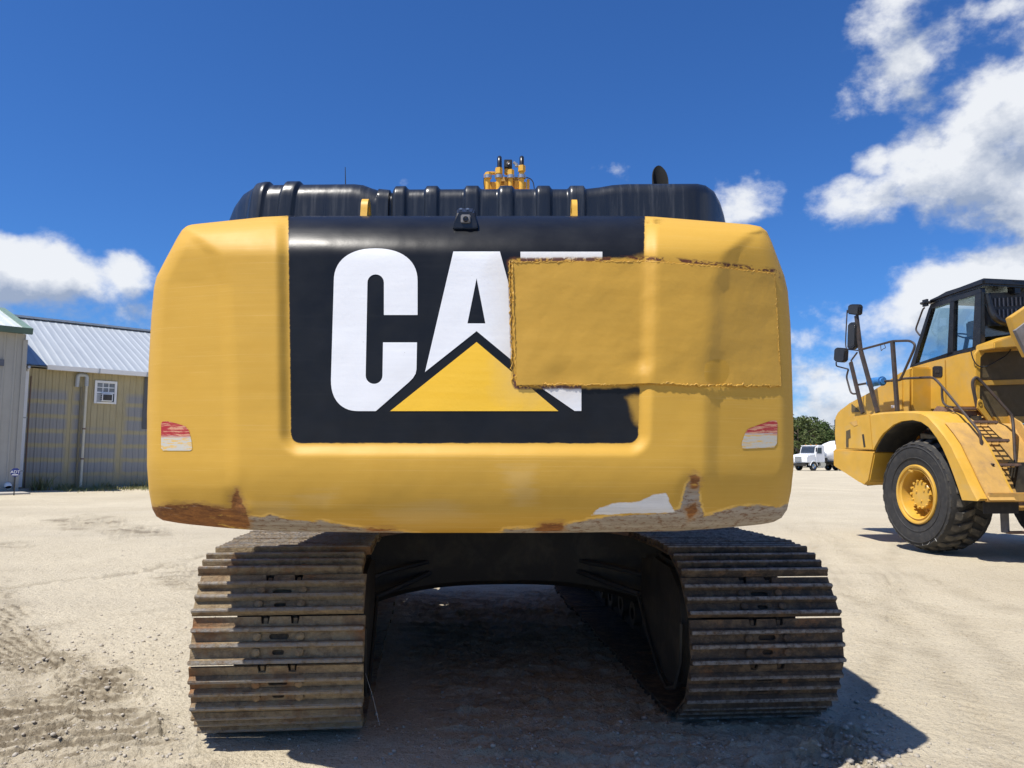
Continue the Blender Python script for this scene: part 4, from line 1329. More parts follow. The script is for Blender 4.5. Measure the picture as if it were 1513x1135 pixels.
    mb = MB(); mb.prism([(-.02 - Lb, -.36, ze + .03), (-.02 - Lb, rr, ze + sv.z + .02), (-.02 - Lb, 2 * rr, ze + .03)], (Lb - .02, 0, 0)); mb.build('roof_frame', bm_, tb)
    mb = MB(); mb.prism([(.16 - Lb, -.34, ze - .04), (.16 - Lb, -.50, ze - .04), (.16 - Lb, -.54, ze + .19), (.16 - Lb, -.34, ze + .19)], (Lb, 0, 0)); mb.build('gutter', M['green_trim'], tb)
    mb = MB(); mb.prism([Vector((-.06, -.46, ze + .20)), Vector((-.06, -.46, ze + .02)), Vector((-.06, rr, ze + .02 + (rr + .46) * sl)), Vector((-.06, rr, ze + .20 + (rr + .46) * sl))], (.22, 0, 0)); mb.build('rake_trim', simple('green_trim_light', (.16, .24, .19), .5), tb)
    s2, z2 = wall_point(0, 536, bo)
    sg = thing('wall_sign', 'small dark slate sign high on the beige wall at left edge', 'sign', bo + WDIR * (s2 - .25), WROT)
    mb = MB(); mb.box((0, -.065, z2), (.75, .03, .26), bevel=.006); mb.build('board', simple('slate', (.10, .11, .14), .5), sg)
    # yard sign of an alarm firm on a stake
    g = on_ground(20.5, 732)
    gs = thing('yard_sign', 'blue octagonal alarm sign on a stake beside the white downspout', 'sign', (g.x, g.y, 0), 0.45)
    zc_ = at(21, 698, g.y).z
    mb = MB(); mb.box((0, 0, zc_ / 2), (.035, .02, zc_)); mb.build('stake', M['chassis'], gs)
    ro = .165
    mb = MB(); mb.prism([(ro * math.cos(R(22.5 + 45 * k)), -.02, zc_ + ro * math.sin(R(22.5 + 45 * k))) for k in range(8)], (0, .012, 0)); bd = mb.build('board', simple('sign_blue', (.02, .035, .19), .4), gs)
    txt = bpy.data.curves.new('lettering', 'FONT'); txt.body = 'ADT'; txt.size = .15; txt.align_x = 'CENTER'; txt.align_y = 'CENTER'; txt.extrude = .002
    tmp = bpy.data.objects.new('tmp', txt); col.objects.link(tmp); lm = bpy.data.meshes.new_from_object(tmp.evaluated_get(bpy.context.evaluated_depsgraph_get())); bpy.data.objects.remove(tmp)
    lm.materials.clear(); ob = link_mesh('lettering', lm, M['white_paint'], bd)
    ob.location = (0, -.024, zc_ + .01); ob.rotation_euler = (R(90), 0, 0)
    mb = MB(); mb.box((0, -.0215, zc_ - .09), (.2, .003, .03)); mb.build('stripe', M['white_paint'], bd)
    # short white pipe elbow coming out at the foot of the beige wall
    s3, z3 = wall_point(10.5, 721, bo)
    po = thing('drain_pipe', 'short white drain elbow at the foot of the beige wall', 'pipe', bo + WDIR * s3, WROT)
    mb = MB(); mb.tube([(0, .0, z3 + .1), (0, -.18, z3 + .1), (0, -.24, z3 + .02)], .12, 14, caps=False, smooth_path=.1); mb.build('outlet', M['white_paint'], po)
    mb = MB(); mb.lathe([(0, .105), (.05, .1), (.06, .0001)], (0, -.235, z3 + .04), (0, .5, .6), 14); mb.build('bore', M['chassis'], po)
    # concrete apron in front of the beige building
    mb = MB(); mb.box((-4.5, -1.0, .02), (9.2, 2.0, .08), bevel=.01)
    ap = mb.build('pavement', M['concrete'], None); ap.location = bo; ap.rotation_euler = (0, 0, WROT); tag(ap, kind='structure')
    return a0, bo
W_A0, W_B0 = build_buildings()

def grass_strip():
    V = []; Fc = []; C_ = []
    def blade(p, h, w, lean):
        th = rng.uniform(0, 6.28); dx, dy = math.cos(th) * w, math.sin(th) * w
        lx, ly = lean
        i = len(V)
        V.extend([(p.x - dx, p.y - dy, 0), (p.x + dx, p.y + dy, 0), (p.x + lx * .4 + dx * .7, p.y + ly * .4 + dy * .7, h * .6), (p.x + lx * .4 - dx * .7, p.y + ly * .4 - dy * .7, h * .6), (p.x + lx, p.y + ly, h)])
        Fc.extend([(i, i + 1, i + 2, i + 3), (i + 3, i + 2, i + 4)])
    for _ in range(9000):
        s = rng.uniform(1.5, 15.4); q = rng.random()
        den = fbm(np.array([s * 1.1]), np.array([.5]), 3, 66)[0]
        if rng.random() > den * 1.5 - .1: continue
        d = -.35 - abs(rng.normal(0, 1.1))
        h = rng.uniform(.04, .16) * (1 + 2.0 * max(0, den - .5) * 3 * (rng.random() ** 2))
        blade(W_A0 + WDIR * s - WBACK * (-d) , h, .012, (rng.normal(0, .05), rng.normal(0, .05)))
    for s, hh, nn in ((1.0, .7, 60), (2.1, .35, 60), (3.6, .35, 50), (5.0, .42, 50), (6.6, .3, 60), (8.4, .35, 50), (10.3, .35, 60), (12.0, .4, 60)):
        for _ in range(nn):
            blade(W_A0 + WDIR * (s + rng.normal(0, .22)) - WBACK * (.42 + abs(rng.normal(0, .12))), hh * rng.uniform(.3, 1), .025, (rng.normal(0, .16), rng.normal(0, .16)))
    me = bpy.data.meshes.new('grass_strip'); me.from_pydata(V, [], Fc)
    m, T, b = new_mat('dry_grass')
    p = T.node('ShaderNodeNewGeometry').outputs['Position']
    n = T.noise(p, 1.6, 4, .6)
    c = T.mix(T.ramp(n, .38, .62), (.27, .23, .10), (.15, .17, .06))
    finish(T, b, c, .8)
    o = link_mesh('grass_strip', me, m, sharp=None)
    tag(o, 'rough dry grass and weeds along the foot of the tan wall', 'grass', kind='stuff')
grass_strip()

# ================================================================== TREES FAR RIGHT
def leaf_mat(name, c1, c2):
    m, T, b = new_mat(name)
    p = T.node('ShaderNodeTexCoord').outputs['Object']
    n = T.noise(p, .9, 4, .6)
    finish(T, b, T.mix(T.ramp(n, .35, .65), c1, c2), .7, spec=.25)
    return m
LEAF = [leaf_mat('leaf_dark', (.035, .06, .016), (.07, .105, .028)), leaf_mat('leaf_olive', (.055, .075, .022), (.10, .125, .04))]
def tree(px, Y, h, w, label, k, seed, group='trees beyond the yard'):
    r2 = np.random.default_rng(seed)
    base = at(px, 690, Y); base.z = 0
    t = thing('broadleaf_tree', label, 'tree', base, 0, group)
    mb = MB()
    mb.tube([(0, 0, -.1), (.1, 0, h * .25), (0, .1, h * .5), (.1, 0, h * .8)], [.28, .22, .15, .05], 8)
    for q in range(7):
        a = q * 2.4; z0 = h * (.25 + .06 * q)
        mb.tube([(0, 0, z0), (math.cos(a) * w * .22, math.sin(a) * w * .22, z0 + h * .13), (math.cos(a) * w * .4, math.sin(a) * w * .4, z0 + h * .2)], [.11, .07, .03], 6)
    mb.build('trunk', M['bark'], t)
    V = []; Fc = []
    clumps = []
    for _ in range(34):
        a = r2.uniform(0, 6.28); z = r2.uniform(.16, .95)
        rr = w * .5 * (math.sin(math.pi * min(1, max(.05, (z - .02) * .98))) ** .6) * math.sqrt(r2.uniform(.15, 1))
        clumps.append((math.cos(a) * rr, math.sin(a) * rr, z * h, r2.uniform(.10, .19) * w))
    for cx_, cy_, cz_, cr in clumps:
        nn = 150
        d = r2.normal(size=(nn, 3)); d /= np.linalg.norm(d, axis=1)[:, None]
        d *= (cr * r2.uniform(.35, 1.08, (nn, 1)) ** .6) * np.array([1, 1, .75])
        for v in d:
            s = r2.uniform(.10, .24); n1 = r2.normal(size=3); n1 /= np.linalg.norm(n1)
            u = np.cross(n1, (0.3, .2, 1)); u /= np.linalg.norm(u); ww = np.cross(n1, u)
            c = np.array((cx_, cy_, cz_)) + v
            if c[2] > h: continue
            i = len(V)
            V.extend([tuple(c - u * s), tuple(c + ww * s * .6), tuple(c + u * s), tuple(c - ww * s * .6)]); Fc.append((i, i + 1, i + 2, i + 3))
    me = bpy.data.meshes.new('crown'); me.from_pydata(V, [], Fc)
    link_mesh('crown', me, LEAF[k], t, sharp=None)
tree(1158, 128, 8.6, 9, 'tall dark green tree half hidden behind the counterweight edge', 0, 1)
tree(1180, 124, 8.3, 7.5, 'olive green tree directly above the white mixer truck cab', 1, 2)
tree(1194, 130, 8.4, 7, 'dark green tree rising above the mixer truck cab rear', 0, 3)
tree(1208, 126, 7.4, 7, 'rounded dark tree between mixer cab and drum', 0, 4)
tree(1222, 132, 6.4, 7, 'lower olive tree just left of the dump truck nose', 1, 5)
tree(1242, 129, 4.6, 8, 'low dark tree mostly behind the dump truck nose', 0, 6)
tree(1265, 134, 5.0, 8, 'low tree wholly screened by the dump truck hood', 0, 8)

# ================================================================== MIXER TRUCK FAR RIGHT
def build_mixer():
    b = R(62)
    fwd = Vector((-math.sin(b), -math.cos(b), 0)); left = Vector((-fwd.y, fwd.x, 0))
    P = at(1203, 693.2, 92)
    rz = math.atan2(fwd.y, fwd.x)
    t = thing('mixer_truck', 'white concrete mixer truck parked at the far edge of the yard', 'truck', (P.x, P.y, 0) , rz)
    off = Vector((0, -1.2, 0))     # local origin sits at the left front wheel
    W = 1.2
    def b_(name, c, s, m, par=t, bev=.03):
        mb = MB(); mb.box(Vector(c) + off, s, bevel=bev); return mb.build(name, m, par)
    wp, bk, gl = M['white_paint'], M['chassis'], M['window_glass']
    b_('chassis', (-3.6, 0, .85), (9.5, .9, .3), bk)
    mb = MB(); mb.prism([Vector(p) + off for p in ((1.25, -W, .95), (1.3, -W, 1.55), (1.0, -W, 1.85), (-.3, -W, 2.05), (-.3, -W, 1.0))], (0, 2 * W, 0), .08); hood = mb.build('hood', wp, t)
    b_('grille', (1.30, -.0, 1.38), (.06, 1.0, .62), M['galv'], hood)
    for k in range(5): b_('grille_bar', (1.335, 0, 1.16 + .11 * k), (.02, .96, .03), bk, hood, .004)
    for s in (-1, 1): b_('headlight', (1.2, s * .93, 1.45), (.16, .3, .2), M['mirror'], hood, .03)
    b_('bumper', (1.35, 0, .72), (.25, 2.3, .34), bk)
    mb = MB(); mb.prism([Vector(p) + off for p in ((-.3, -W, 1.0), (-.3, -W, 2.08), (-.55, -W, 2.9), (-.9, -W, 3.05), (-1.9, -W, 3.05), (-1.95, -W, 1.0))], (0, 2 * W, 0), .08); cabm = mb.build('cab', wp, t)
    mb = MB(); mb.prism([Vector(p) + off for p in ((-.29, -1.02, 2.12), (-.29, 1.02, 2.12), (-.515, .98, 2.82), (-.515, -.98, 2.82))], (.03, 0, .01)); mb.build('windshield', gl, cabm)
    mb = MB(); mb.prism([Vector(p) + off for p in ((-.55, W + .004, 2.05), (-.68, W + .004, 2.72), (-1.35, W + .004, 2.76), (-1.35, W + .004, 2.05))], (0, .012, 0)); mb.build('side_window', gl, cabm)
    b_('sun_visor', (-.60, 0, 2.98), (.3, 2.2, .07), wp, cabm)
    for y in (-.8, 0, .8): b_('marker_light', (-.95, y, 3.10), (.12, .16, .09), simple('amber', (.5, .2, .02), .4), cabm, .02)
    for s in (-1, 1):
        mb = MB(); mb.tube([Vector((-.35, s * 1.2, 2.2)) + off, Vector((-.1, s * 1.48, 2.25)) + off, Vector((-.1, s * 1.48, 2.8)) + off], .02, 6); mi = mb.build('mirror', bk, t)
        b_('mirror_head', (-.1, s * 1.5, 2.5), (.08, .2, .5), bk, mi)
    # fenders and wheels
    def wheel(x, y, side, r=.53):
        w_ = sub('wheel', t, Vector((x, y, r)) + off)
        mb = MB(); mb.lathe([(-.15, .30), (-.16, .45), (-.12, r), (.12, r), (.16, .45), (.15, .30)], (0, 0, 0), (0, side, 0), 28); mb.build('tyre', M['rubber'], w_)
        mb = MB(); mb.lathe([(.14, .30), (.12, .27), (.05, .24), (.06, .12), (.13, .10), (.14, .0001)], (0, 0, 0), (0, side, 0), 20); mb.build('rim', M['mirror'], w_)
    for s in (-1, 1):
        wheel(.0, s * 1.05, s)
        for x in (-5.0, -6.35): wheel(x, s * .95, s)
        mb = MB(); pts = [Vector((math.cos(R(a)) * .66, s * .88, .53 + math.sin(R(a)) * .66)) + off for a in range(10, 171, 16)]
        pts2 = [Vector((math.cos(R(a)) * .60, s * .88, .53 + math.sin(R(a)) * .60)) + off for a in range(170, 9, -16)]
        mb.prism(pts + pts2, (0, s * .36, 0)); mb.build('fender', wp, t)
    b_('fuel_tank', (-1.5, 1.0, .75), (1.1, .55, .55), M['mirror'], t, .12)
    b_('step', (-1.35, 1.22, .42), (.8, .2, .06), M['galv'])
    b_('water_tank', (-2.35, .3, 1.9), (.6, 1.4, .8), wp, t, .2)
    # drum
    ax = Vector((-1, 0, .24)).normalized()
    c0 = Vector((-2.35, 0, 1.75)) + off
    mb = MB(); mb.lathe([(0, .0001), (.02, .55), (.5, .85), (1.5, 1.22), (2.6, 1.28), (3.6, 1.12), (4.9, .72), (5.2, .55), (5.2, .0001)], c0, ax, 36); mb.build('drum', wp, t)
    for s in (-1, 1):
        mb = MB(); mb.prism([Vector(p) + off for p in ((-6.2, s * .6, 1.0), (-6.2, s * .6, 2.4), (-6.5, s * .6, 2.4), (-6.9, s * .6, 1.0))], (0, s * .1, 0)); mb.build('drum_stand', wp, t)
    mb = MB(); mb.loft([[Vector((-7.4 + a, y, z)) + off for a, y, z in q] for q in (((0, -.5, 3.6), (0, .5, 3.6), (.6, .5, 3.6), (.6, -.5, 3.6)), ((-.1, -.25, 2.7), (-.1, .25, 2.7), (.3, .25, 2.7), (.3, -.25, 2.7)))]); mb.build('hopper', wp, t)
    b_('catwalk', (-3.6, 0, 1.05), (6.2, 2.2, .06), bk)
    b_('hose_reel', (-2.1, 1.05, 1.3), (.5, .3, .5), bk)
build_mixer()

# ================================================================== DUMP TRUCK ON THE RIGHT
TH = R(9)
TF = Vector((-math.sin(TH), math.cos(TH), 0)); TL = Vector((-math.cos(TH), -math.sin(TH), 0))
_p = on_ground(1356, 816.5)
T0 = Vector((_p.x, _p.y, 0))
trk = thing('dump_truck', 'big yellow articulated dump truck with black cab and rusty boarding steps', 'truck', T0, math.atan2(TF.y, TF.x))

def TS(px, py, L):
    """point on the truck's side plane y = L seen at a pixel, in the truck's own frame"""
    d = Vector(ray(px, py)); O = Vector((0, 0, CAM_H))
    t = (T0 + TL * L - O).dot(TL) / d.dot(TL)
    q = O + d * t - T0
    return Vector((q.dot(TF), L, q.z))
def TR(px, py, s):
    d = Vector(ray(px, py)); O = Vector((0, 0, CAM_H))
    t = (T0 + TF * s - O).dot(TF) / d.dot(TF)
    q = O + d * t - T0
    return Vector((s, q.dot(TL), q.z))
TY, TD = M['truck_yellow'], M['dusty_yellow']
TW = 3.3                                          # overall width

def side_prism(name, px, L, depth, mat, par=trk, bevel=.015):
    mb = MB(); mb.prism([TS(x, y, L) for x, y in px], (0, -depth, 0), bevel); return mb.build(name, mat, par)

def build_dump_truck():
    # hood and nose
    hood = side_prism('hood', [(1234, 668), (1233.6, 640), (1232.8, 616), (1237.5, 607), (1255, 596), (1288, 578.5), (1308, 566), (1330, 551), (1346, 541), (1346, 612), (1300, 668)], -.75, TW - 1.5, TY, bevel=.04)
    a = TS(1233.2, 622, -.75); b = TS(1233.4, 655, -.75)
    mb = MB(); mb.box((max(a.x, b.x) + .03, -TW / 2, (a.z + b.z) / 2), (.12, TW - 1.6, abs(a.z - b.z) * 1.2), bevel=.02); g = mb.build('grille', M['chassis'], trk)
    for k in range(6):
        mb = MB(); mb.box((max(a.x, b.x) + .10, -TW / 2, b.z + (a.z - b.z) * (k + .5) / 6), (.03, TW - 1.7, .03)); mb.build('grille_bar', M['black_plastic'], g)
    side_prism('hood_vent', [(1258, 609), (1258, 597), (1263, 601), (1270, 609)], -.735, .02, M['screen'], hood, 0)
    side_prism('hood_panel', [(1305, 606), (1305, 575), (1327, 560), (1333, 561), (1333, 606)], -.73, .03, TY, hood, .006)
    # lower front body beside the wheel with its recesses
    fb = side_prism('front_body', [(1247, 663.5), (1247, 622), (1251, 617), (1285.5, 611.5), (1290, 665.5)], .02, .62, TY, bevel=.02)
    side_prism('lamp_recess', [(1250, 661), (1250, 637), (1256, 634.5), (1256.5, 647), (1253.5, 648), (1253.5, 661)], .026, .012, M['screen'], fb, 0)
    side_prism('grab_slot', [(1255, 624), (1266, 621.5), (1267, 628), (1262, 630)], .026, .012, TD, fb, 0)
    side_prism('side_slot', [(1273.5, 642), (1276, 641.5), (1278.5, 660), (1276, 661)], .026, .012, M['chassis'], fb, 0)
    # bumper: wide box across the front, tapering below
    mb = MB(); mb.prism([TS(x, y, .04) for x, y in ((1230.5, 664), (1292, 667.5), (1283.5, 711), (1277, 717.5), (1269, 712), (1231, 689))], (0, -(TW + .08), 0), .025); mb.build('bumper', TY, trk)
    side_prism('guard_plate', [(1284, 668), (1310, 660), (1305, 716), (1279, 718)], -.35, .05, M['screen'])
    # front fender swept over the wheel
    outer = [(1285.5, 611.5), (1298, 609.5), (1311, 608.5), (1330, 607.5), (1349, 607.3), (1360, 608.5), (1370, 613), (1382, 626), (1394, 641), (1405, 657), (1414, 676), (1422, 692), (1430, 710), (1437, 724), (1444, 737)]
    inner = [(1290, 665.5), (1293, 659), (1298.5, 649), (1305, 640), (1320, 627.5), (1332, 622.4), (1348, 620.6), (1361, 623.5), (1372, 631), (1384, 647), (1393, 663), (1401, 681), (1409, 702), (1416, 722), (1421.5, 739)]
    rings = []
    for o_, i_ in zip(outer, inner):
        po, pi_ = TS(*o_, .06), TS(*i_, .06)
        po2 = po.copy(); po2.z -= .03; 
        rings.append([po + Vector((0, -.05, 0)), Vector((po.x, .06, po.z - .035)), pi_, Vector((pi_.x, -.62, pi_.z)), Vector((po.x, -.62, po.z))])
    mb = MB(); mb.loft(rings); fd = mb.build('fender', TY, trk, None, 40)
    lin = []
    for i_ in inner:
        q = TS(*i_, .06)
        lin.append([Vector((q.x * .985, .02, q.z - .006)), Vector((q.x * .985, -.63, q.z - .006)), Vector((q.x * .97, -.63, q.z - .03)), Vector((q.x * .97, .02, q.z - .03))])
    mb = MB(); mb.loft(lin); mb.build('arch_shade', M['chassis'], fd)  # black sheet added to stand in for the shade inside the wheel well
    # dusty tread plate of the fender's rear slope
    rr = []
    for o_ in outer[7:]:
        po = TS(*o_, .06); n_ = .02
        rr.append([po + Vector((-.01, -.16, n_)), po + Vector((-.01, -.60, n_)), po + Vector((-.06, -.60, -.02)), po + Vector((-.06, -.16, -.02))])
    mb = MB(); mb.loft(rr); mb.build('tread_plate', TD, fd)
    e = TS(1444, 737, .06)
    mb = MB(); mb.box((e.x + .02, -.48, e.z + .02), (.10, .75, .14), bevel=.015); mb.build('mud_bracket', TD, fd)
    mb = MB(); mb.box((e.x + .08, -.40, e.z - .12), (.02, .6, .22)); mb.build('mud_flap', M['rubber'], fd)
    for k_, px in enumerate(([(1360, 790), (1362.5, 800), (1363.5, 806)], [(1362, 800), (1368, 797.5), (1375, 799), (1371, 805), (1364, 806)], [(1378, 787), (1381, 795), (1384, 800)])):
        mb = MB(); mb.tube([TS(x, y, .012) for x, y in px], .005, 5, smooth_path=.05); mb.build('chalk_mark', simple('chalk', (.34, .34, .33), .9), trk)
    # inner wheel arch
    mb = MB(); mb.box((.42, -1.02, 1.75), (1.5, .06, 1.1)); mb.build('wheel_arch', M['chassis'], trk)
    mb = MB(); mb.box((-2.2, -TW / 2, 1.25), (6.0, 1.1, .55), bevel=.05); mb.build('chassis', M['chassis'], trk)
    mb = MB(); mb.tube([(0, -.6, .97), (0, -TW + .6, .97)], .2, 14); mb.build('axle', M['chassis'], trk)
    # wheels
    def wheel(x, y0, side, full=True):
        w = sub('wheel', trk, (x, y0, .97))
        s = side; RO = .94
        prof = [(-.74, .47), (-.74, .60), (-.78, .74), (-.75, .86), (-.70, RO - .05), (-.60, RO - .045), (-.14, RO - .045), (-.045, RO - .055), (.005, .86), (.03, .74), (.0, .60), (-.02, .505), (-.06, .47)]
        mb = MB(); mb.lathe([(a_, r_) for a_, r_ in prof], (0, 0, 0), (0, s, 0), 72); ty = mb.build('tyre', M['rubber'], w)
        for rr_, aa in ((.80, .020), (.62, .004)):
            mb = MB(); mb.lathe([(aa - .004, rr_ - .012), (aa + .010, rr_ - .005), (aa + .010, rr_ + .005), (aa - .004, rr_ + .012)], (0, 0, 0), (0, s, 0), 72); mb.build('bead_ring', M['rubber'], ty)
        NL = 26
        first = []
        for row in (0, 1):
            mb = MB()
            # one chunky tread block: shoulder to near the centre line, skewed and tapered
            dirn = 1 if row == 0 else -1
            y_o = -.035 if row == 0 else -.705
            y_c = -.36 if row == 0 else -.38
            def blk(ya, yb, aa0, ab0, wa, wb, h0, h1):
                bot = []; tp = []
                for (y, a0_, wd) in ((ya, aa0, wa), (yb, ab0, wb)):
                    for q in (-1, 1):
                        an = a0_ + q * wd
                        bot.append((an, y)); tp.append((an * .98 + a0_ * .02, y))
                vb = [Vector(((RO - .075) * math.sin(a_), y * s, (RO - .075) * math.cos(a_))) for a_, y in (bot[0], bot[1], bot[3], bot[2])]
                vt = [Vector((h * math.sin(a_), y * s, h * math.cos(a_))) for (a_, y), h in zip((tp[0], tp[1], tp[3], tp[2]), (h0, h0, h1, h1))]
                mb.loft([vb, vt])
            off = 0 if row == 0 else math.pi / NL
            pit_ = 2 * math.pi / NL
            blk(y_o + (.055 if row == 0 else -.055), y_o + (-.12 if row == 0 else .12), off, off + .02, pit_ * .30, pit_ * .30, RO - .10, RO)
            blk(y_o + (-.11 if row == 0 else .11), y_c, off + .02, off + pit_ * .52, pit_ * .30, pit_ * .24, RO + .001, RO + .012)
            bmesh.ops.bevel(mb.bm, geom=mb.bm.edges[:], offset=.012, segments=1, affect='EDGES', clamp_overlap=True)
            first.append(mb)
        for row, mb in enumerate(first):
            o = mb.build('tread_block', M['tread_rubber'], ty)
            for k in range(1, NL):
                c = o.copy(); col.objects.link(c); c.parent = ty
                c.rotation_euler = (0, 2 * math.pi * k / NL, 0)
        # rim: deep dish with lock ring
        mb = MB(); mb.lathe([(-.05, .505), (.0, .50), (.012, .485), (.004, .455), (-.025, .445), (-.03, .425), (-.012, .415), (-.03, .395), (-.12, .385), (-.22, .37), (-.29, .34), (-.30, .20)], (0, 0, 0), (0, s, 0), 64); rim = mb.build('rim', TY, w)
        mb = MB(); mb.box((.12, -.03 * s, .40), (.14, .05, .05), Matrix.Rotation(-.3, 3, 'Y'), .01); mb.build('valve_guard', TY, rim)
        mb = MB(); mb.lathe([(-.34, .24), (-.12, .235), (-.10, .22), (-.10, .0001)], (0, 0, 0), (0, s, 0), 40); hub = mb.build('hub', TY, w)
        for k in range(14):
            a_ = 2 * math.pi * k / 14
            mb = MB(); mb.lathe([(-.12, .024), (-.075, .024), (-.07, .0001)], (.225 * math.cos(a_), 0, .225 * math.sin(a_)), (0, s, 0), 6); mb.build('bolt', TY, hub)
        for k in range(3):
            a_ = 2 * math.pi * k / 3 + .4
            mb = MB(); mb.lathe([(-.11, .02), (-.085, .018), (-.085, .0001)], (.11 * math.cos(a_), 0, .11 * math.sin(a_)), (0, s, 0), 6); mb.build('plug', TY, hub)
        for k in range(20):
            a_ = 2 * math.pi * k / 20
            mb = MB(); mb.lathe([(-.31, .022), (-.27, .020), (-.27, .0001)], (.295 * math.cos(a_), 0, .295 * math.sin(a_)), (0, s, 0), 6); mb.build('wheel_nut', TD, rim)
        return w
    w0 = wheel(0, 0, 1)
    def copy_tree(o, parent, loc=None, rz=None):
        c = o.copy(); col.objects.link(c); c.parent = parent
        if loc is not None: c.location = loc
        if rz is not None: c.rotation_euler = (0, 0, rz)
        for ch in list(o.children): copy_tree(ch, c)
        return c
    copy_tree(w0, trk, (0, -TW, .97), math.pi)
    for x in (-4.3, -6.2):
        copy_tree(w0, trk, (x, 0, .97)); copy_tree(w0, trk, (x, -TW, .97), math.pi)

    # cab: yellow lower half with door, black frame above, panes all round
    CL, CR = -1.18, -2.70
    sR = TS(1447, 500, CL).x
    low = side_prism('cab', [(1334.5, 606), (1334, 560), (1345, 542), (1400, 527), (1446, 515.5), (1446, 603), (1400, 606)], CL, CL - CR, TY, bevel=.02)
    side_prism('door', [(1337, 604), (1336.5, 561), (1347, 545.5), (1396, 531), (1397, 601), (1385, 604)], CL + .022, .02, TY, bevel=.008)
    side_prism('rear_side_panel', [(1398.5, 601), (1397.5, 531), (1445, 518), (1445, 601)], CL + .018, .02, TY, bevel=.008)
    dh = side_prism('door_handle', [(1377.5, 556), (1377.5, 543), (1380, 541), (1390, 541), (1392, 543), (1392, 555), (1390, 557.5), (1380, 557.5)], CL + .034, .02, M['black_plastic'], bevel=.004)
    side_prism('latch', [(1382, 551), (1382, 546), (1388, 546), (1388, 551)], CL + .042, .012, M['chassis'], dh, .002)
    side_prism('decal', [(1316.5, 603), (1316.5, 599), (1321, 598.7), (1321, 602.8)], -.722, .006, M['white_paint'], hood, 0)
    def pillar(pts, name='pillar'):
        for L in (CL, CR + .09):
            mb = MB(); mb.prism([TS(x, y, CL) + Vector((0, L - CL, 0)) for x, y in pts], (0, -.09, 0), .008); mb.build(name, M['black_paint'], trk)
    pillar([(1343.5, 543.5), (1372, 455), (1377.5, 453), (1352, 538.5)])
    pillar([(1399, 527), (1403, 446), (1410, 443.5), (1408, 524)])
    pillar([(1436, 516.5), (1440, 434.5), (1450, 431), (1449, 513)])
    pillar([(1343.5, 543.5), (1352, 537.5), (1399, 522), (1436, 513), (1449, 510), (1449, 515), (1399, 528.5)], 'window_rail')
    pillar([(1371.5, 457), (1374.5, 449.5), (1400, 440), (1449, 425), (1450, 433.5), (1404, 447), (1377.5, 456)], 'roof_rail')
    for pts in ([(1351, 540), (1377, 453.5), (1403.5, 446), (1399.5, 524)], [(1407.5, 522.5), (1410, 443), (1440.5, 434), (1437, 515)]):
        for L in (CL - .04, CR + .05):
            mb = MB(); mb.prism([TS(x, y, CL) + Vector((0, L - CL, 0)) for x, y in pts], (0, -.008, 0)); mb.build('window', M['glass'], trk)
    r0, r1 = TS(1373.5, 449, CL), TS(1452, 422.5, CL)
    mb = MB(); mb.prism([r0 + Vector((.08, .03, 0)), r1 + Vector((-.06, .03, 0)), r1 + Vector((-.06, .03, .13)), TS(1400, 436, CL) + Vector((0, .03, .06)), r0 + Vector((.02, .03, .07))], (0, -(CL - CR + .06), 0), .04); roof = mb.build('roof', M['black_paint'], trk)
    q0, q1 = TS(1346, 543, CL), TS(1374, 454, CL)
    mb = MB(); mb.prism([q0 + Vector((.01, -.1, .02)), q1 + Vector((.01, -.1, 0)), q1 + Vector((.01, CR - CL + .1, 0)), q0 + Vector((.01, CR - CL + .1, .02))], (.008, 0, 0)); mb.build('windshield', M['glass'], trk)
    # seat and wheel inside
    sz = TS(1400, 560, CL).z
    mb = MB(); mb.box((sR + .75, -1.95, sz + .5), (.5, .5, .14), bevel=.05); mb.box((sR + .50, -1.95, sz + .95), (.14, .5, .8), bevel=.05); mb.build('seat', M['black_plastic'], trk)
    mb = MB(); mb.tube([(sR + 1.35, -1.95, sz + .4), (sR + 1.2, -1.95, sz + .85)], .04, 8); mb.lathe([(0, .19), (.015, .205), (.03, .19), (.015, .175)], (sR + 1.2, -1.95, sz + .85), (-.4, 0, .9), 20); mb.build('steering_wheel', M['black_plastic'], trk)
    # roof-corner lamp with its grab bar
    mb = MB(); c = TS(1370, 447, CL + .08); mb.box(c + Vector((.05, 0, 0)), (.22, .14, .13), bevel=.05); lamp = mb.build('work_lamp', M['black_plastic'], trk)
    mb = MB(); mb.tube([TS(x, y, CL + .12) for x, y in ((1366, 455), (1363.5, 457), (1353, 486), (1354.5, 490), (1359, 495.5))], .016, 8, smooth_path=.05); mb.build('grab_bar', M['rail'], trk)
    mb = MB(); k0 = TS(1497, 431, CL - .5); mb.box(TR(1498, 425, sR - .05), (.16, .13, .24), bevel=.01); mb.box(TR(1497, 417.5, sR - .08), (.25, .2, .02)); mb.build('beacon_bracket', M['black_paint'], roof)
    # rear of the cab: dark guard with slots, duct pipe, yellow ledge
    sr = sR - .02
    gl = [TR(x, y, sr) for x, y in ((1452, 434), (1560, 428), (1560, 480), (1458, 482))]
    mb = MB(); mb.prism([p + Vector((.0, 0, 0)) for p in gl], (.02, 0, 0)); rg = mb.build('rear_guard', M['black_plastic'], trk)
    for i in range(14):
        for j in range(2):
            c = TR(1470 + i * 6.2, 447 + 17 * j - i * .3, sr - .012)
            mb = MB(); mb.box(c, (.016, .022, .15)); mb.build('guard_slot', M['grey_cloth'], rg)
    mb = MB(); mb.tube([TR(1458, 434, sr - .06), TR(1464, 458, sr - .08), TR(1470, 470, sr - .12), TR(1486, 478, sr - .15), TR(1530, 486, sr - .15)], .06, 10, smooth_path=.1); mb.build('duct_pipe', M['black_paint'], trk)
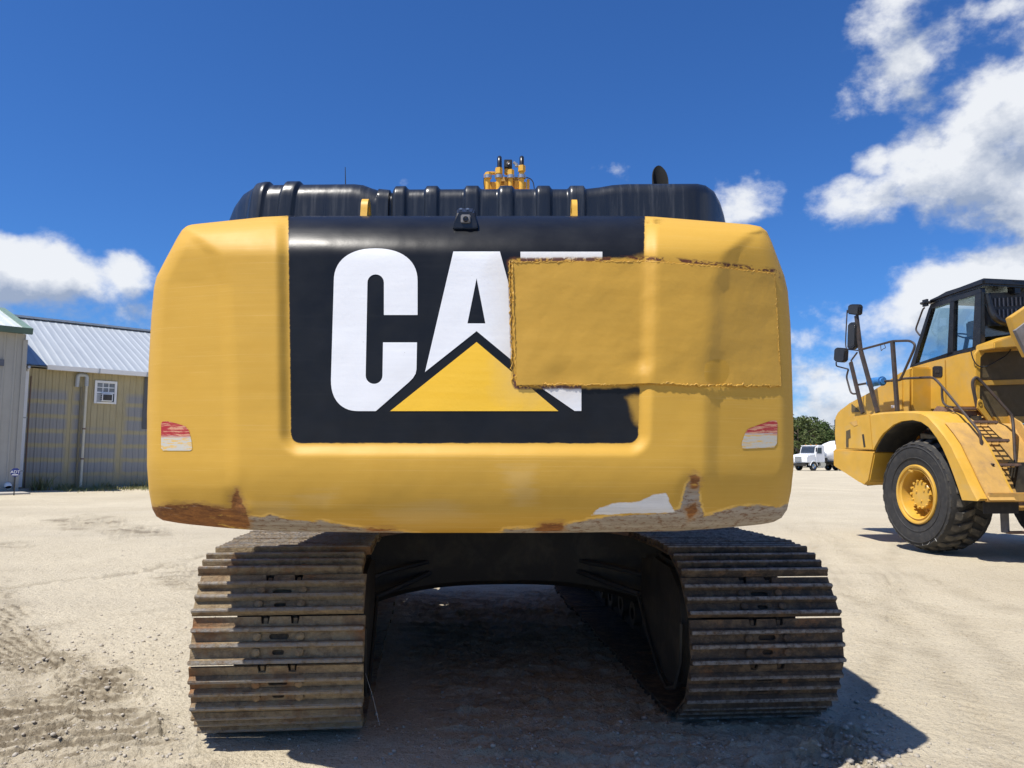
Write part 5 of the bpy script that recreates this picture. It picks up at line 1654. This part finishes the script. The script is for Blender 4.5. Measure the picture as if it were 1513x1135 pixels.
    mb = MB(); mb.prism([TR(x, y, sr - .01) for x, y in ((1455, 484), (1466, 470), (1492, 482), (1492, 494), (1455, 498))], (.03, 0, 0)); mb.build('rear_window', M['glass'], trk)
    mb = MB(); mb.box(TR(1480, 488, sr + .3), (.3, 1.2, .3), bevel=.03); mb.build('engine_cover', M['chassis'], trk)
    led = [TR(x, y, sr) for x, y in ((1441, 520), (1441, 511), (1473, 499.5), (1560, 498), (1560, 512))]
    mb = MB(); mb.prism(led, (-.42, 0, 0), .015); mb.build('rear_ledge', TY, trk)
    # framed screens behind the cab
    sp = sr - .03
    fr = lambda pts, nm, m_, s_, d=.05, par=trk, bv=.008: (lambda mb: (mb.prism([TR(x, y, s_) for x, y in pts], (d, 0, 0), bv), mb.build(nm, m_, par))[1])(MB())
    panel = fr([(1441, 517), (1560, 513), (1560, 624), (1466, 624), (1449, 600)], 'rear_panel', TY, sp, .06)
    fr([(1447, 527), (1455, 520), (1560, 514), (1560, 560), (1447, 562)], 'screen', M['screen'], sp - .012, .014, panel, 0)
    fr([(1448, 570), (1560, 565.5), (1560, 614), (1466, 617), (1449, 592)], 'screen', M['screen'], sp - .012, .014, panel, 0)
    fr([(1441, 523), (1447, 515), (1560, 508), (1560, 515), (1455, 520.5), (1448, 528), (1448, 600), (1443, 600)], 'frame', TY, sp - .05, .05, panel)
    fr([(1447, 562.5), (1560, 558.5), (1560, 566), (1447, 570)], 'frame', TY, sp - .04, .05, panel)
    fr([(1468, 616), (1560, 614), (1560, 625), (1474, 626)], 'frame', TY, sp - .04, .05, panel)
    fr([(1444.5, 603), (1444.5, 594), (1448, 589), (1452, 592), (1455, 605), (1466, 620), (1471, 632), (1465, 628)], 'lifting_lug', TY, sp - .09, .035, trk, .004)
    mb = MB(); mb.lathe([(0, .035), (.05, .035), (.05, .0001)], TR(1449, 597, sp - .10), (1, 0, 0), 12); mb.build('lug_hole', M['chassis'], trk)
    mb = MB(); mb.tube([TR(x, y, sp - .07) for x, y in ((1434, 515), (1437, 530), (1444, 541), (1455, 543), (1472, 534), (1490, 524), (1497, 508))], .010, 6, smooth_path=.12); mb.build('cable', M['black_plastic'], trk)
    # hydraulics showing below the screens
    mb = MB()
    for k in range(6):
        mb.tube([TR(1484 + k * 3, 630 + k * 4.5, sp + .15), TR(1510 + k * 5, 628 + k * 6, sp + .10), TR(1550, 640 + 9 * k, sp + .2)], .028, 8, smooth_path=.1)
    hb = mb.build('hydraulic_lines', M['steel'], trk); hb['kind'] = 'stuff'
    mb = MB(); c = TR(1520, 690, sr + 1.1); mb.box(c, (.5, 1.0, 1.0), bevel=.05); mb.build('gearbox', M['chassis'], trk)

    # boarding steps down behind the fender: sloped plate, treads with grating, side rails
    Ls = -.66
    st = [((1407, 603.5), 1444.5), ((1437, 623.5), 1471), ((1452.5, 650.5), 1490), ((1466, 687), 1508), ((1484, 735), 1527)]
    pts = [(TS(a_[0], a_[1], Ls), xr) for a_, xr in st]
    plate0 = [p for p, _ in pts]
    Lr = Ls - .95
    rings = []
    for p in [plate0[0] + Vector((.25, 0, .05))] + plate0 + [plate0[-1] + Vector((-.02, 0, -.12))]:
        q = p + Vector((.20, 0, -.05))
        rings.append([Vector((q.x, Ls, q.z)), Vector((q.x, Lr, q.z)), Vector((q.x + .03, Lr, q.z - .05)), Vector((q.x + .03, Ls, q.z - .05))])
    mb = MB(); mb.loft(rings); sp_ = mb.build('step_plate', TD, trk)
    for L in (Ls, Lr - .03):
        rg_ = []
        for p in [plate0[0] + Vector((.25, 0, .05))] + plate0 + [plate0[-1] + Vector((-.02, 0, -.12))]:
            q = p + Vector((.20, 0, -.05))
            rg_.append([Vector((q.x - .13, L, q.z + .06)), Vector((q.x - .13, L + .035, q.z + .06)), Vector((q.x + .04, L + .035, q.z - .06)), Vector((q.x + .04, L, q.z - .06))])
        mb = MB(); mb.loft(rg_); mb.build('stringer', M['step_steel'] if L == Ls else TD, trk)
    for i, (p, xr) in enumerate(pts):
        e1 = TR(xr, st[i][0][1] - .5, p.x); L1 = max(min(e1.y, Ls - .45), Ls - .95) if i else e1.y
        step = sub('step', trk)
        wd = Ls - L1
        mb = MB(); mb.box((p.x - .02, Ls - wd / 2, p.z), (.045, wd, .05), bevel=.012); mb.build('nosing', M['step_steel'], step)
        for k in range(3):
            mb = MB(); mb.box((p.x + .05 + .06 * k, Ls - wd / 2, p.z - .02), (.016, wd - .03, .03)); mb.build('bar', TD, step)
        for k in range(4):
            mb = MB(); mb.box((p.x + .09, Ls - .02 - (wd - .04) * k / 3, p.z - .02), (.20, .018, .035)); mb.build('bar', TD, step)
        if i in (0, 4):
            mb = MB(); mb.box((p.x + .02, Ls - wd / 2, p.z - .08), (.03, wd, .10), bevel=.008); mb.build('riser', M['step_steel'], step)
    # hanging bottom step
    h0 = TS(1482, 748, Ls); h1 = TS(1487, 787, Ls)
    mb = MB(); mb.box((h0.x, Ls, h0.z), (.10, .10, .16), bevel=.02); mb.build('step_bracket', TY, trk)
    mb = MB(); mb.tube([h0 + Vector((0, 0, -.05)), (h0 + h1) / 2 + Vector((.03, 0, 0)), h1], .035, 8); mb.box((h0 + h1) / 2, (.04, .14, abs(h0.z - h1.z)), bevel=.01); hs = mb.build('step_hanger', M['grey_cloth'], trk)
    mb = MB(); mb.box(h1 + Vector((0, -.42, .0)), (.12, .80, .04), bevel=.01); mb.build('step', M['step_steel'], trk)

    # platform rails, mirrors
    Lp = -.22
    def tube(name, px, r=.022, L=Lp, m=M['rail'], par=trk, sm=.10):
        mb = MB(); mb.tube([TS(x, y, L) for x, y in px], r, 8, smooth_path=sm); return mb.build(name, m, par)
    def post(px, w=.085, L=Lp, d=.045):
        ps = [TS(x, y, L) for x, y in px]
        mb = MB()
        for a_, b_ in zip(ps, ps[1:]):
            mb.bar(a_, b_, w, d, up=(0, 1, 0), bevel=.008)
        return mb.build('post', M['rail'], trk)
    post([(1297, 610), (1271.5, 517), (1265.3, 466)], .10)
    post([(1275, 611), (1256.8, 535)], .09)
    post([(1326, 608), (1318.5, 503)], .095)
    tube('handrail', [(1273, 516.5), (1300, 509.3), (1318, 504.2), (1344, 503.4), (1351.5, 508), (1351.5, 514), (1333, 556), (1329, 562)])
    tube('handrail', [(1266, 569), (1286, 565.5), (1305, 563.3), (1328, 562.3), (1334, 559.5), (1378, 557.5), (1385, 563), (1413, 597), (1446.5, 637), (1449, 645), (1450, 662), (1454, 678), (1460, 685), (1468, 687)], L=-.45, sm=.12)
    tube('handrail', [(1391.8, 572), (1392, 588), (1394, 596), (1400, 601), (1408, 602)], L=-.45, r=.020, sm=.08)
    yv = TS(1436, 566, Lr)
    rl = [(1443.5, 602, .08), (1436.5, 568, .08), (1438, 560.5, .08), (1442, 557.5, .09), (1446.5, 560, .10), (1470, 585.5, .22), (1492, 610, .34), (1496, 616, .36), (1498, 640, .42), (1500.5, 690, .50)]
    mb = MB(); mb.tube([TR(x, y, sr - d_) for x, y, d_ in rl], .026, 8, smooth_path=.10); mb.build('handrail', M['rail'], trk)
    tube('brace', [(1266.5, 521), (1257.5, 533)], .016)
    def mirror(px, L, th, par_pts=None, glass=True, nm='mirror'):
        mb = MB(); mb.prism([TS(x, y, L) for x, y in px], (0, -th, 0), .02); o = mb.build(nm, M['black_plastic'], trk)
        if glass:
            c = [TS(x, y, L + .004) for x, y in px]; ce = sum(c, Vector()) / len(c)
            mb = MB(); mb.prism([ce + (p - ce) * .78 for p in c], (0, -.006, 0)); mb.build('mirror_glass', M['lens'], o)
        return o
    mirror([(1251.5, 464), (1252.5, 451), (1257, 449.5), (1267, 449.5), (1269, 452), (1268, 464.5), (1266, 466)], Lp + .06, .10)
    mirror([(1251, 514), (1252, 480), (1255, 476.5), (1262, 476), (1264, 480), (1263.5, 512), (1260, 516), (1254, 517)], Lp + .05, .10)
    mirror([(1231, 532), (1232, 516), (1235, 513.5), (1245, 514.2), (1248, 517), (1247, 533), (1243.5, 535.8), (1234, 535)], Lp + .12, .10, glass=False)
    tube('mirror_arm', [(1251.8, 458), (1249.5, 500), (1249.5, 516), (1268, 518)], .012, Lp + .02)
    tube('mirror_arm', [(1235.5, 535), (1235.5, 541), (1253, 545.5)], .014, Lp + .05, sm=.06)
    tube('mirror_arm', [(1253.5, 546), (1250.5, 557), (1256.5, 579), (1259.5, 582), (1264, 582)], .018, Lp + .03, sm=.06)
    tube('strap', [(1301, 509), (1302, 519), (1304, 516), (1309, 514), (1306, 508)], .006, Lp + .02, sm=.03)
    # front flange of the dump body at the picture's edge
    body = [(-1.75, 2.55), (-1.60, 3.6), (-1.2, 4.35), (-1.28, 4.42), (-2.2, 4.05), (-6.9, 3.6), (-7.6, 3.4), (-6.9, 2.6), (-5.5, 1.9), (-2.4, 1.85)]
    sb = -1.55
    mb = MB(); mb.prism([TR(x, y, sb) for x, y in ((1484.5, 471), (1512, 453), (1560, 430), (1560, 452), (1514, 473.5), (1495, 487), (1514, 525), (1509.5, 529), (1493, 495))], (-.12, 0, 0), .01); fl = mb.build('body_flange', TY, trk)
    mb = MB(); mb.prism([TR(x, y, sb - .1) for x, y in ((1496, 489), (1514, 475), (1560, 455), (1560, 560), (1530, 560), (1513, 524))], (-.06, 0, 0)); mb.build('head_board', M['grey_cloth'], fl)
    y0 = TR(1500, 480, sb).y - .35
    mb = MB(); mb.prism([Vector((sb - .25, y0, 3.0)), Vector((sb - .25, y0, 3.75)), Vector((-6.8, y0, 3.5)), Vector((-7.4, y0, 3.1)), Vector((-5.6, y0, 1.95)), Vector((-2.3, y0, 1.95))], (0, -(TW - 1.2), 0), .03); mb.build('dump_body', TY, trk)
    return trk
build_dump_truck()
def blue_sleeve():
    pts = [TS(x, y, -.42) for x, y in ((1286, 566), (1291, 564.5), (1298, 563.5), (1303, 563.2), (1305.5, 563))]
    c = pts[2]
    w = T0 + TF * c.x + TL * c.y; 
    t = thing('foam_sleeve', 'bright blue foam sleeve wrapped round the truck handrail', 'sleeve', (w.x, w.y, c.z), math.atan2(TF.y, TF.x))
    mb = MB(); mb.tube([p - c for p in pts], [.075, .088, .082, .07, .06], 14); mb.build('wrap', M['blue_foam'], t)
    for k in (0, 3):
        mb = MB(); d = (pts[k + 1] - pts[k]) * .3; mb.tube([pts[k] - c, pts[k] - c + d], .092, 14); mb.build('band', M['blue_foam'], t)
blue_sleeve()
